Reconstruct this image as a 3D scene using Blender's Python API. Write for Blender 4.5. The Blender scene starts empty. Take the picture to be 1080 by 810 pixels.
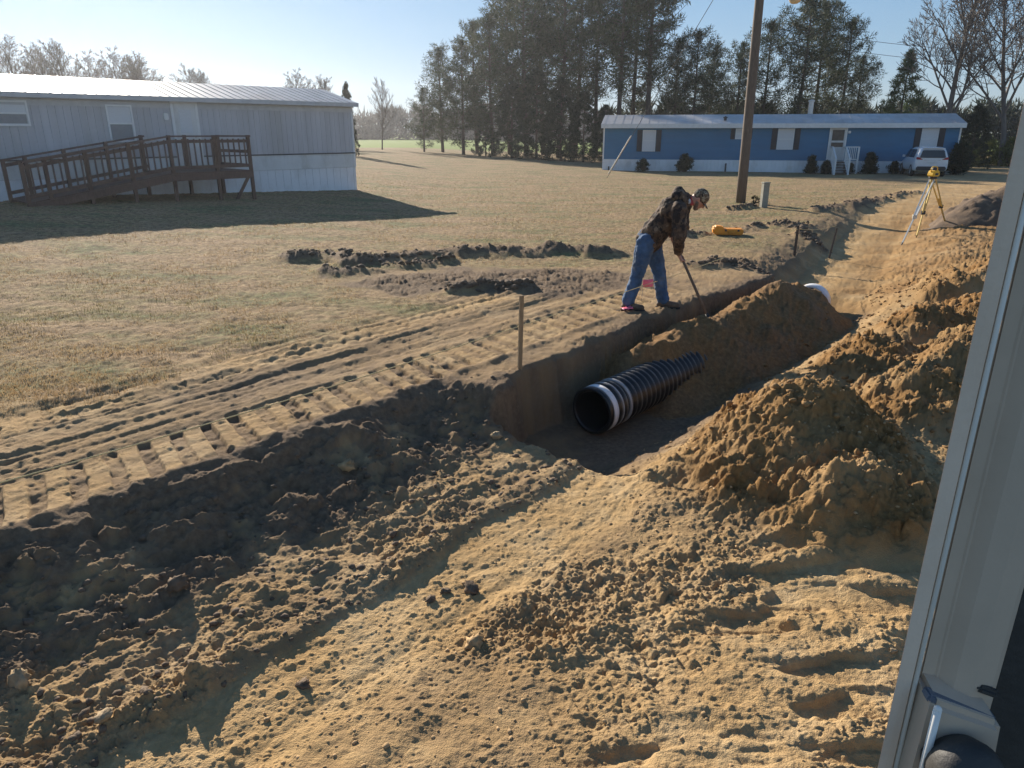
import bpy, bmesh, math, random
import numpy as np
from mathutils import Vector, Matrix, Quaternion

random.seed(7)
scene = bpy.context.scene
col = scene.collection
R = math.radians
PI = math.pi

# ------------------------------------------------------------------ camera
F, PITCH, CH = 757.0, R(19.3), 2.25          # focal length in photo pixels, pitch down, eye height
cam_d = bpy.data.cameras.new('camera')
cam = bpy.data.objects.new('camera', cam_d)
col.objects.link(cam)
cam.location = (0, 0, CH)
cam.rotation_euler = (PI/2 - PITCH, 0, 0)
cam_d.sensor_fit = 'HORIZONTAL'
cam_d.sensor_width = 36
cam_d.lens = 36*F/1080
cam_d.clip_start = 0.02
cam_d.clip_end = 6000
scene.camera = cam
cp, sp_ = math.cos(PITCH), math.sin(PITCH)

def ray(u, v):
    """survey helper: direction of a photo pixel in the world"""
    a, b = (u-540)/F, (405-v)/F
    return Vector((a, cp + b*sp_, -sp_ + b*cp))
def on_z(u, v, z=0.0):
    d = ray(u, v); k = (z-CH)/d.z
    return Vector((d.x*k, d.y*k, z))
def at_y(u, v, Y):
    d = ray(u, v); k = Y/d.y
    return Vector((d.x*k, Y, CH + d.z*k))
def x_at(u, Y, z=0.0):
    return (u-540)/F*(Y*cp + (CH-z)*sp_)

# ------------------------------------------------------------------ sun, sky
SUN_EL, SUN_AZ = R(21.5), R(-30)
sd = Vector((math.sin(SUN_AZ)*math.cos(SUN_EL), math.cos(SUN_AZ)*math.cos(SUN_EL), math.sin(SUN_EL)))
sl = bpy.data.lights.new('sun', 'SUN'); sl.energy = 5.0; sl.angle = R(0.5); sl.color = (1.0, 0.90, 0.76)
so = bpy.data.objects.new('sun', sl); col.objects.link(so)
so.rotation_euler = sd.to_track_quat('Z', 'Y').to_euler(); so.location = (-20, 30, 30)
w = bpy.data.worlds.new('World'); scene.world = w; w.use_nodes = True
nt = w.node_tree; nt.nodes.clear()
sky = nt.nodes.new('ShaderNodeTexSky'); sky.sky_type = 'NISHITA'; sky.sun_disc = False
sky.sun_elevation = SUN_EL; sky.sun_rotation = SUN_AZ % (2*PI)
sky.air_density = 1.0; sky.dust_density = 0.0; sky.ozone_density = 3.0; sky.altitude = 50
bg = nt.nodes.new('ShaderNodeBackground'); bg.inputs[1].default_value = 0.092
wo = nt.nodes.new('ShaderNodeOutputWorld')
# the sky's own brightness range is compressed per channel: c / (1 + c/L)
def vm(op, a, b_):
    q = nt.nodes.new('ShaderNodeVectorMath'); q.operation = op
    for s_, v_ in ((q.inputs[0], a), (q.inputs[1], b_)):
        if hasattr(v_, 'links'): nt.links.new(v_, s_)
        else: s_.default_value = v_
    return q.outputs[0]
tint = vm('MULTIPLY', sky.outputs[0], (0.77, 0.99, 1.22))
comp = vm('DIVIDE', tint, vm('ADD', vm('MULTIPLY', tint, (1/6.5, 1/7.2, 1/9.0)), (1, 1, 1)))
nt.links.new(comp, bg.inputs[0]); nt.links.new(bg.outputs[0], wo.inputs[0])
scene.view_settings.view_transform = 'Standard'
scene.view_settings.look = 'None'
scene.view_settings.exposure = 0.85
scene.view_settings.gamma = 1.0

# ------------------------------------------------------------------ materials
def newmat(name):
    m = bpy.data.materials.new(name); m.use_nodes = True
    n = m.node_tree; b = n.nodes['Principled BSDF']
    return m, n, b
def N(n, t, **kw):
    x = n.nodes.new(t)
    for k, v in kw.items():
        setattr(x, k, v)
    return x
def coords(n, scale=(1, 1, 1), kind='Object'):
    tc = N(n, 'ShaderNodeTexCoord'); mp = N(n, 'ShaderNodeMapping')
    mp.inputs['Scale'].default_value = scale
    n.links.new(tc.outputs[kind], mp.inputs[0])
    return mp.outputs[0]
def noise(n, vec, scale, detail=5, rough=0.6):
    t = N(n, 'ShaderNodeTexNoise'); t.inputs['Scale'].default_value = scale
    t.inputs['Detail'].default_value = detail; t.inputs['Roughness'].default_value = rough
    n.links.new(vec, t.inputs['Vector'])
    return t.outputs['Fac']
def ramp(n, fac, stops):
    r = N(n, 'ShaderNodeValToRGB'); e = r.color_ramp.elements
    while len(e) < len(stops): e.new(0.5)
    for q, (p, c) in zip(e, stops):
        q.position = p; q.color = (c[0], c[1], c[2], 1) if not isinstance(c, (int, float)) else (c, c, c, 1)
    n.links.new(fac, r.inputs[0])
    return r.outputs[0]
def mix(n, fac, a, b, mode='MIX'):
    m = N(n, 'ShaderNodeMix', data_type='RGBA', blend_type=mode)
    for s, v in ((m.inputs[0], fac), (m.inputs[6], a), (m.inputs[7], b)):
        if hasattr(v, 'links'): n.links.new(v, s)
        elif isinstance(v, tuple): s.default_value = (v[0], v[1], v[2], 1)
        else: s.default_value = v
    return m.outputs[2]
def bump(n, b, h, strength, dist):
    q = N(n, 'ShaderNodeBump'); q.inputs['Strength'].default_value = strength; q.inputs['Distance'].default_value = dist
    n.links.new(h, q.inputs['Height']); n.links.new(q.outputs[0], b.inputs['Normal'])
    return q
def mat(name, c, rough=0.6, var=0.25, scale=6.0, metal=0.0, spec=0.5, bumps=0.0, bscale=60, stretch=(1, 1, 1), dirt=None, coat=0):
    """base colour with mottled wear, roughness variation and optional grain"""
    m, n, b = newmat(name)
    v = coords(n, stretch)
    f = noise(n, v, scale, 6)
    lo = tuple(x*(1-var) for x in c); hi = tuple(min(1, x*(1+var)) for x in c)
    cc = ramp(n, f, [(0.3, lo), (0.7, hi)])
    if dirt:
        f2 = noise(n, v, scale*0.45, 8, 0.7)
        k = ramp(n, f2, [(0.48, 0.0), (0.68, 0.75)])
        cc = mix(n, k, cc, dirt)
    n.links.new(cc, b.inputs['Base Color'])
    b.inputs['Roughness'].default_value = rough
    b.inputs['Metallic'].default_value = metal
    b.inputs['Specular IOR Level'].default_value = spec
    b.inputs['Coat Weight'].default_value = coat
    if bumps:
        bump(n, b, noise(n, v, bscale, 6), bumps, 0.01)
    return m

M = {}
M['white_siding'] = mat('weathered_white_vinyl', (0.66, 0.66, 0.64), 0.55, 0.07, 3, dirt=(0.45, 0.43, 0.38), stretch=(1, 1, .4))
M['skirting'] = mat('white_skirting', (0.78, 0.79, 0.80), 0.5, 0.05, 2, stretch=(1, 1, .6), dirt=(0.58, 0.56, 0.52))
M['grey_siding'] = mat('faded_grey_metal_siding', (0.47, 0.47, 0.49), 0.5, 0.12, 1.3, stretch=(2, 2, .2), dirt=(0.38, 0.37, 0.36))
M['roof_metal'] = mat('pale_roof_sheet', (0.50, 0.49, 0.48), 0.42, 0.14, 1.2, metal=0.25, dirt=(0.42, 0.36, 0.31), bumps=.4, bscale=3)
M['trim'] = mat('white_trim', (0.74, 0.74, 0.72), 0.5, 0.07, 5)
M['gutter'] = mat('grey_eave_trim', (0.5, 0.5, 0.5), 0.45, 0.1, 5)
M['blue_siding'] = mat('blue_lap_siding', (0.038, 0.165, 0.30), 0.55, 0.10, 1.2, stretch=(.5, .5, 2), dirt=(0.045, 0.14, 0.24))
M['shutter'] = mat('dark_shutter', (0.022, 0.022, 0.03), 0.5, 0.2, 8)
M['blind'] = mat('closed_white_blind', (0.62, 0.63, 0.64), 0.35, 0.06, 9, stretch=(1, 1, 12))
M['dark_opening'] = mat('dark_screen', (0.07, 0.055, 0.045), 0.3, 0.4, 5)
M['old_wood'] = mat('weathered_wood', (0.145, 0.11, 0.082), 0.85, 0.3, 9, stretch=(6, 6, .6), bumps=.6, bscale=20)
M['brown_wood'] = mat('stained_brown_lumber', (0.105, 0.055, 0.04), 0.75, 0.3, 7, stretch=(4, 4, 1), bumps=.4, bscale=30)
M['stake_wood'] = mat('rough_sawn_stake', (0.34, 0.235, 0.13), 0.85, 0.3, 10, stretch=(8, 8, .7), bumps=.6, bscale=40, dirt=(0.2, 0.13, 0.07))
M['dark_stake'] = mat('rusty_stake', (0.06, 0.045, 0.035), 0.8, 0.3, 20)
M['post_green'] = mat('grey_green_post', (0.30, 0.29, 0.23), 0.7, 0.15, 8, dirt=(0.2, 0.17, 0.12))
M['steel'] = mat('galvanised_steel', (0.5, 0.5, 0.5), 0.4, 0.1, 12, metal=0.8)
M['dark_steel'] = mat('dark_steel', (0.05, 0.05, 0.05), 0.45, 0.2, 12, metal=0.6)
M['wire'] = mat('cable_black', (0.02, 0.02, 0.022), 0.5, 0.1)
M['guard'] = mat('pale_guy_guard', (0.72, 0.72, 0.68), 0.5, 0.06)
M['black_plastic'] = mat('black_pipe_plastic', (0.013, 0.013, 0.014), 0.26, 0.5, 14, spec=0.6, dirt=(0.085, 0.066, 0.044))
M['pipe_white'] = mat('white_pipe_liner', (0.78, 0.78, 0.79), 0.4, 0.05, 9, dirt=(0.5, 0.43, 0.33))
M['pipe_grey'] = mat('sky_glint_stripe', (0.36, 0.355, 0.35), 0.35, 0.3, 9)
M['screen'] = mat('grey_insect_screen', (0.24, 0.25, 0.26), 0.6, 0.1, 9)
M['orange'] = mat('orange_plastic', (0.85, 0.31, 0.015), 0.45, 0.12, 9, dirt=(0.6, 0.25, 0.04))
M['yellow'] = mat('instrument_yellow', (0.80, 0.47, 0.02), 0.4, 0.08, 20)
M['tripod_yellow'] = mat('tripod_leg_paint', (0.62, 0.47, 0.16), 0.5, 0.2, 18, dirt=(0.4, 0.33, 0.2))
M['alu'] = mat('aluminium', (0.62, 0.61, 0.56), 0.38, 0.1, 18, metal=0.6)
M['pink'] = mat('pink_flag_vinyl', (0.85, 0.16, 0.25), 0.5, 0.1, 20)
M['string'] = mat('yellow_mason_line', (0.72, 0.56, 0.27), 0.8, 0.1, 20)
M['car_paint'] = mat('white_car_paint', (0.76, 0.77, 0.79), 0.25, 0.03, 3, coat=0.6)
M['car_glass'] = mat('tinted_car_glass', (0.012, 0.014, 0.017), 0.06, 0.1, 3, spec=0.7)
M['tail'] = mat('red_lamp_lens', (0.42, 0.012, 0.015), 0.2, 0.15, 20)
M['rubber'] = mat('tyre_rubber', (0.02, 0.02, 0.02), 0.8, 0.2, 20, bumps=.3)
M['dark_trim'] = mat('dark_plastic_trim', (0.03, 0.03, 0.032), 0.6, 0.15, 12)
M['lamp_glass'] = mat('lamp_lens', (0.72, 0.55, 0.33), 0.25, 0.1, 20)
M['cab_paint'] = mat('cab_grey_paint', (0.62, 0.49, 0.37), 0.75, 0.10, 4, bumps=.08, bscale=160, dirt=(0.52, 0.40, 0.28), spec=.2)
M['cab_seal'] = mat('cab_beige_seal', (0.88, 0.69, 0.53), 0.8, 0.06, 7, bumps=.15, bscale=220, dirt=(0.76, 0.57, 0.42), spec=.2)
M['cab_bead'] = mat('cab_pale_bead', (0.92, 0.88, 0.80), 0.35, 0.04, 12)
M['cab_dark'] = mat('cab_black_rubber', (0.055, 0.052, 0.048), 0.6, 0.25, 12, bumps=.2, bscale=90)
M['cab_blue'] = mat('blue_plastic_gasket', (0.15, 0.17, 0.21), 0.5, 0.1, 12)
M['pale_stone'] = mat('pale_sandstone', (0.36, 0.265, 0.155), 0.9, 0.3, 14, bumps=.8, bscale=30)
M['brown_stone'] = mat('brown_earth_clod', (0.42, 0.275, 0.135), 0.95, 0.35, 14, bumps=1, bscale=30)
M['spoil_clod'] = mat('orange_brown_clod', (0.26, 0.15, 0.058), 0.95, 0.35, 14, bumps=1, bscale=30)
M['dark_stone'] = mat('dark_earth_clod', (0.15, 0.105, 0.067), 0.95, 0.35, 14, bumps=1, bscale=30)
M['skin'] = mat('skin', (0.50, 0.25, 0.17), 0.55, 0.12, 25)
M['hair'] = mat('greying_beard', (0.20, 0.15, 0.11), 0.85, 0.4, 60, bumps=.6, bscale=150)
M['denim'] = mat('blue_denim', (0.05, 0.105, 0.20), 0.9, 0.45, 7, bumps=.5, bscale=35, dirt=(0.15, 0.16, 0.17))
M['boot'] = mat('brown_leather_boot', (0.11, 0.07, 0.045), 0.7, 0.3, 20, dirt=(0.22, 0.16, 0.09))
M['collar'] = mat('grey_sweatshirt', (0.45, 0.44, 0.44), 0.9, 0.1, 30)
M['red_cloth'] = mat('red_neck_cloth', (0.45, 0.07, 0.06), 0.9, 0.2, 30)

def camo(name, stops, scale):
    m, n, b = newmat(name)
    v = coords(n)
    f = noise(n, v, scale, 3, 0.55)
    c = ramp(n, f, stops)
    m2 = n.nodes[-1]; m2.color_ramp.interpolation = 'CONSTANT'
    f2 = noise(n, coords(n, (1, 1, .5)), scale*2.3, 2, 0.5)
    k = ramp(n, f2, [(0.56, 0.0), (0.60, 1.0)])
    c = mix(n, k, c, (0.025, 0.017, 0.013))
    n.links.new(c, b.inputs['Base Color']); b.inputs['Roughness'].default_value = 0.9
    bump(n, b, noise(n, v, 14, 5), 0.6, 0.02)
    return m
M['camo'] = camo('camouflage_jacket_cloth', [(0.0, (0.024, 0.016, 0.012)), (0.42, (0.07, 0.042, 0.027)), (0.52, (0.12, 0.075, 0.045)), (0.64, (0.20, 0.14, 0.09))], 9)
M['camo_cap'] = camo('camouflage_cap_cloth', [(0.0, (0.07, 0.045, 0.03)), (0.42, (0.15, 0.10, 0.06)), (0.54, (0.30, 0.25, 0.17)), (0.66, (0.45, 0.40, 0.3))], 22)

def leaf_mat(name, c1, c2, trans=0.25):
    m, n, b = newmat(name)
    at = N(n, 'ShaderNodeAttribute', attribute_name='rnd')
    c = ramp(n, at.outputs['Fac'], [(0.0, c1), (1.0, c2)])
    n.links.new(c, b.inputs['Base Color'])
    b.inputs['Roughness'].default_value = 0.65
    b.inputs['Specular IOR Level'].default_value = 0.25
    tr = N(n, 'ShaderNodeBsdfTranslucent'); n.links.new(c, tr.inputs[0])
    ms = N(n, 'ShaderNodeMixShader'); ms.inputs[0].default_value = trans
    n.links.new(b.outputs[0], ms.inputs[1]); n.links.new(tr.outputs[0], ms.inputs[2])
    n.links.new(ms.outputs[0], n.nodes['Material Output'].inputs[0])
    return m
M['pine_leaf'] = leaf_mat('pine_needles', (0.026, 0.044, 0.020), (0.075, 0.09, 0.034), .18)
M['conifer_leaf'] = leaf_mat('conifer_needles', (0.05, 0.085, 0.03), (0.11, 0.15, 0.055))
M['cedar_leaf'] = leaf_mat('cedar_foliage', (0.022, 0.034, 0.018), (0.05, 0.06, 0.03))
M['shrub_leaf'] = leaf_mat('shrub_leaves', (0.025, 0.035, 0.018), (0.06, 0.07, 0.03))
M['field_leaf'] = leaf_mat('sunlit_bush_leaves', (0.09, 0.11, 0.03), (0.22, 0.22, 0.07), .4)
M['woods_leaf'] = leaf_mat('far_winter_twigs', (0.07, 0.065, 0.06), (0.14, 0.12, 0.10))
M['grass_leaf'] = leaf_mat('dormant_grass', (0.48, 0.34, 0.18), (0.22, 0.205, 0.08), .3)
rp = [x for x in M['grass_leaf'].node_tree.nodes if x.type == 'VALTORGB'][0].color_ramp
e = rp.elements.new(0.45); e.color = (0.38, 0.25, 0.125, 1)
e = rp.elements.new(0.75); e.color = (0.34, 0.26, 0.125, 1)
M['bark'] = mat('pine_bark', (0.085, 0.062, 0.048), 0.95, 0.35, 5, stretch=(3, 3, .6), bumps=.8, bscale=12)
M['bare_bark'] = mat('grey_bare_bark', (0.15, 0.125, 0.105), 0.9, 0.25, 5, stretch=(3, 3, .6))

# ------------------------------------------------------------------ mesh builder
class MB:
    def __init__(s): s.v = []; s.f = []
    def add(s, vs, fs):
        o = len(s.v); s.v += [tuple(p) for p in vs]; s.f += [tuple(i+o for i in f) for f in fs]
        return s
    def box(s, x0, x1, y0, y1, z0, z1, mtx=None):
        p = [(x, y, z) for z in (z0, z1) for y in (y0, y1) for x in (x0, x1)]
        if mtx is not None: p = [mtx @ Vector(q) for q in p]
        return s.add(p, [(0, 2, 3, 1), (4, 5, 7, 6), (0, 1, 5, 4), (2, 6, 7, 3), (0, 4, 6, 2), (1, 3, 7, 5)])
    def bar(s, a, b, wx, wy=None, up=(0, 0, 1)):
        a, b = Vector(a), Vector(b); d = (b-a).normalized(); wy = wy or wx
        u = Vector(up)
        if abs(d.dot(u)) > .98: u = Vector((1, 0, 0))
        x = d.cross(u).normalized(); y = x.cross(d)
        p = [e + x*(i*wx/2) + y*(j*wy/2) for e in (a, b) for i, j in ((-1, -1), (1, -1), (1, 1), (-1, 1))]
        return s.add(p, [(3, 2, 1, 0), (4, 5, 6, 7), (0, 1, 5, 4), (1, 2, 6, 5), (2, 3, 7, 6), (3, 0, 4, 7)])
    def tube(s, pts, rad, n=8, cap=True):
        pts = [Vector(p) for p in pts]
        if not hasattr(rad, '__len__'): rad = [rad]*len(pts)
        vs, fs = [], []
        ref = None
        for i, p in enumerate(pts):
            d = (pts[min(i+1, len(pts)-1)] - pts[max(i-1, 0)]).normalized()
            if ref is None:
                ref = Vector((0, 0, 1)) if abs(d.z) < .9 else Vector((1, 0, 0))
            x = d.cross(ref).normalized(); y = d.cross(x); ref = x.cross(d)
            ref = y*-1 if False else ref
            for k in range(n):
                a = 2*PI*k/n
                vs.append(p + (x*math.cos(a) + y*math.sin(a))*rad[i])
        for i in range(len(pts)-1):
            for k in range(n):
                q = (k+1) % n
                fs.append((i*n+k, i*n+q, (i+1)*n+q, (i+1)*n+k))
        if cap:
            fs.append(tuple(range(n))[::-1]); fs.append(tuple(range((len(pts)-1)*n, len(pts)*n)))
        return s.add(vs, fs)
    def lathe(s, prof, mtx, n=32, close=False):
        """prof: list of (radius, axial); axis = mtx z"""
        vs, fs = [], []
        for r, z in prof:
            for k in range(n):
                a = 2*PI*k/n
                vs.append(mtx @ Vector((r*math.cos(a), r*math.sin(a), z)))
        m = len(prof)
        for i in range(m-1 if not close else m):
            j = (i+1) % m
            for k in range(n):
                q = (k+1) % n
                fs.append((i*n+k, i*n+q, j*n+q, j*n+k))
        return s.add(vs, fs)
    def sphere(s, c, r, n=12, m=8, mtx=None):
        if not hasattr(r, '__len__'): r = (r, r, r)
        vs, fs = [], []
        for i in range(1, m):
            th = PI*i/m
            for k in range(n):
                a = 2*PI*k/n
                vs.append(Vector((r[0]*math.sin(th)*math.cos(a), r[1]*math.sin(th)*math.sin(a), r[2]*math.cos(th))))
        top, bot = len(vs), len(vs)+1
        vs += [Vector((0, 0, r[2])), Vector((0, 0, -r[2]))]
        for i in range(m-2):
            for k in range(n):
                q = (k+1) % n
                fs.append((i*n+k, (i+1)*n+k, (i+1)*n+q, i*n+q))
        for k in range(n):
            q = (k+1) % n
            fs.append((top, k, q)); fs.append((bot, (m-2)*n+q, (m-2)*n+k))
        if mtx is not None: vs = [mtx @ p for p in vs]
        return s.add([p + Vector(c) for p in vs], fs)
    def prism(s, poly, a, b):
        """closed outline of 3-D points swept by vector b-a"""
        o = Vector(b) - Vector(a); n = len(poly)
        p = [Vector(q) for q in poly]
        return s.add(p + [q+o for q in p], [tuple(range(n))[::-1], tuple(range(n, 2*n))] + [(i, (i+1) % n, n+(i+1) % n, n+i) for i in range(n)])
    def build(s, name, m, parent=None, smooth=False, bevel=0, fix=True):
        me = bpy.data.meshes.new(name); me.from_pydata(s.v, [], s.f)
        if fix:
            bm = bmesh.new(); bm.from_mesh(me); bmesh.ops.recalc_face_normals(bm, faces=bm.faces)
            if bevel:
                bmesh.ops.bevel(bm, geom=[e for e in bm.edges if len(e.link_faces) == 2 and e.calc_face_angle(0) > .5], offset=bevel, segments=2, affect='EDGES', clamp_overlap=True)
            bm.to_mesh(me); bm.free()
        if smooth:
            for p in me.polygons: p.use_smooth = True
        me.materials.append(m)
        return link(name, me, parent)
def link(name, me, parent=None):
    o = bpy.data.objects.new(name, me); col.objects.link(o)
    if parent: o.parent = parent
    return o
def np_mesh(name, verts, faces, m, parent=None, smooth=False, attrs=None):
    """verts (n,3), faces (m,k) numpy"""
    me = bpy.data.meshes.new(name)
    nv, (nf, k) = len(verts), faces.shape
    me.vertices.add(nv); me.vertices.foreach_set('co', np.ascontiguousarray(verts, dtype=np.float32).ravel())
    me.loops.add(nf*k); me.loops.foreach_set('vertex_index', np.ascontiguousarray(faces, dtype=np.int32).ravel())
    me.polygons.add(nf); me.polygons.foreach_set('loop_start', np.arange(0, nf*k, k, dtype=np.int32))
    me.polygons.foreach_set('loop_total', np.full(nf, k, dtype=np.int32))
    if smooth: me.polygons.foreach_set('use_smooth', np.ones(nf, dtype=bool))
    me.update(calc_edges=True)
    for nm, arr in (attrs or {}).items():
        a = me.attributes.new(nm, 'FLOAT', 'POINT'); a.data.foreach_set('value', np.ascontiguousarray(arr, dtype=np.float32))
    me.materials.append(m)
    return link(name, me, parent)
def tag(o, label=None, cat=None, group=None, kind=None):
    if label: o['label'] = label
    if cat: o['category'] = cat
    if group: o['group'] = group
    if kind: o['kind'] = kind
    return o
def thing(name, label, cat, loc=(0, 0, 0), rz=0, group=None):
    o = bpy.data.objects.new(name, None); col.objects.link(o)
    o.location = loc; o.rotation_euler = (0, 0, rz); o.empty_display_size = .1
    return tag(o, label, cat, group)
def copy_tree(o, parent=None):
    c = o.copy(); col.objects.link(c)
    if parent: c.parent = parent
    for ch in list(o.children): copy_tree(ch, c)
    return c

# ------------------------------------------------------------------ numpy noise
def h2(ix, iy, seed):
    h = (ix.astype(np.int64)*374761393 + iy.astype(np.int64)*668265263 + seed*974634777) & 0xFFFFFFFF
    h = ((h ^ (h >> 13))*1274126177) & 0xFFFFFFFF
    h = ((h ^ (h >> 16))*2246822519) & 0xFFFFFFFF
    return ((h ^ (h >> 15)) & 0xFFFFFF)/float(0xFFFFFF)
def vnoise(x, y, seed):
    ix, iy = np.floor(x), np.floor(y); fx, fy = x-ix, y-iy
    fx = fx*fx*fx*(fx*(fx*6-15)+10); fy = fy*fy*fy*(fy*(fy*6-15)+10)
    a, b = h2(ix, iy, seed), h2(ix+1, iy, seed); c, d = h2(ix, iy+1, seed), h2(ix+1, iy+1, seed)
    return ((a+(b-a)*fx)*(1-fy) + (c+(d-c)*fx)*fy)*2-1
def fbm(x, y, size, octv, seed, gain=0.5):
    s = np.zeros_like(x); a = 1.0; f = 1.0/size; tot = 0
    for i in range(octv):
        ca, sa = math.cos(i*1.3), math.sin(i*1.3)
        s += a*vnoise((x*ca-y*sa)*f+i*7.7, (x*sa+y*ca)*f-i*3.1, seed+i); tot += a
        a *= gain; f *= 2.03
    return s/tot
def clods(x, y, c, seed, dens=0.6):
    """rounded lumps of soil, one per cell of size c where the hash says so"""
    ix, iy = np.floor(x/c), np.floor(y/c); out = np.zeros_like(x)
    for dx in (-1, 0, 1):
        for dy in (-1, 0, 1):
            jx, jy = ix+dx, iy+dy
            on = h2(jx, jy, seed) < dens
            px = (jx+h2(jx, jy, seed+1))*c; py = (jy+h2(jx, jy, seed+2))*c
            r = c*(0.22+0.36*h2(jx, jy, seed+3)**2)
            an = h2(jx, jy, seed+4)*PI; ec = 0.65+0.35*h2(jx, jy, seed+5)
            ddx, ddy = x-px, y-py
            u = (ddx*np.cos(an)+ddy*np.sin(an)); v = (-ddx*np.sin(an)+ddy*np.cos(an))/ec
            q = 1-(u*u+v*v)/(r*r)
            out = np.maximum(out, np.where(on, r*np.sqrt(np.clip(q, 0, 1))*1.15, 0))
    return out
def sst(a, b, x):
    q = np.clip((x-a)/(b-a), 0, 1); return q*q*(3-2*q)

# ------------------------------------------------------------------ terrain
DS, DC = math.sin(R(39.5)), math.cos(R(39.5))     # the ditch runs 39.5 degrees right of straight ahead
def st(x, y): return DC*x-DS*y, DS*x+DC*y
def xy(s, t): return DC*s+DS*t, -DS*s+DC*t
def seg_d(x, y, pts):
    """distance to a polyline and the height multiplier along it"""
    best = np.full_like(x, 1e9)
    for (ax, ay), (bx, by) in zip(pts, pts[1:]):
        dx, dy = bx-ax, by-ay; L = dx*dx+dy*dy
        k = np.clip(((x-ax)*dx+(y-ay)*dy)/L, 0, 1)
        best = np.minimum(best, np.hypot(x-ax-k*dx, y-ay-k*dy))
    return best
def P(u, v, z=0): q = on_z(u, v, z); return (q.x, q.y)
SOD = [([P(312, 276), P(350, 272), P(385, 280), P(440, 272), P(500, 268), P(560, 267), P(640, 268)], .17, .55),
       ([P(345, 288), P(400, 284), P(450, 280), P(470, 276)], .10, .35),
       ([P(470, 308), P(515, 304), P(560, 306)], .09, .28),
       ([P(700, 252), P(760, 246), P(800, 240), P(850, 238)], .10, .35),
       ([P(820, 238), P(850, 246), P(862, 250)], .12, .5),
       ([P(860, 222), P(905, 214), P(945, 206), P(965, 201)], .12, .6),
       ([P(730, 281), P(770, 278), P(815, 284)], .09, .3)]
SOD.append(([P(770, 222), P(800, 218)], .10, .22))
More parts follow.
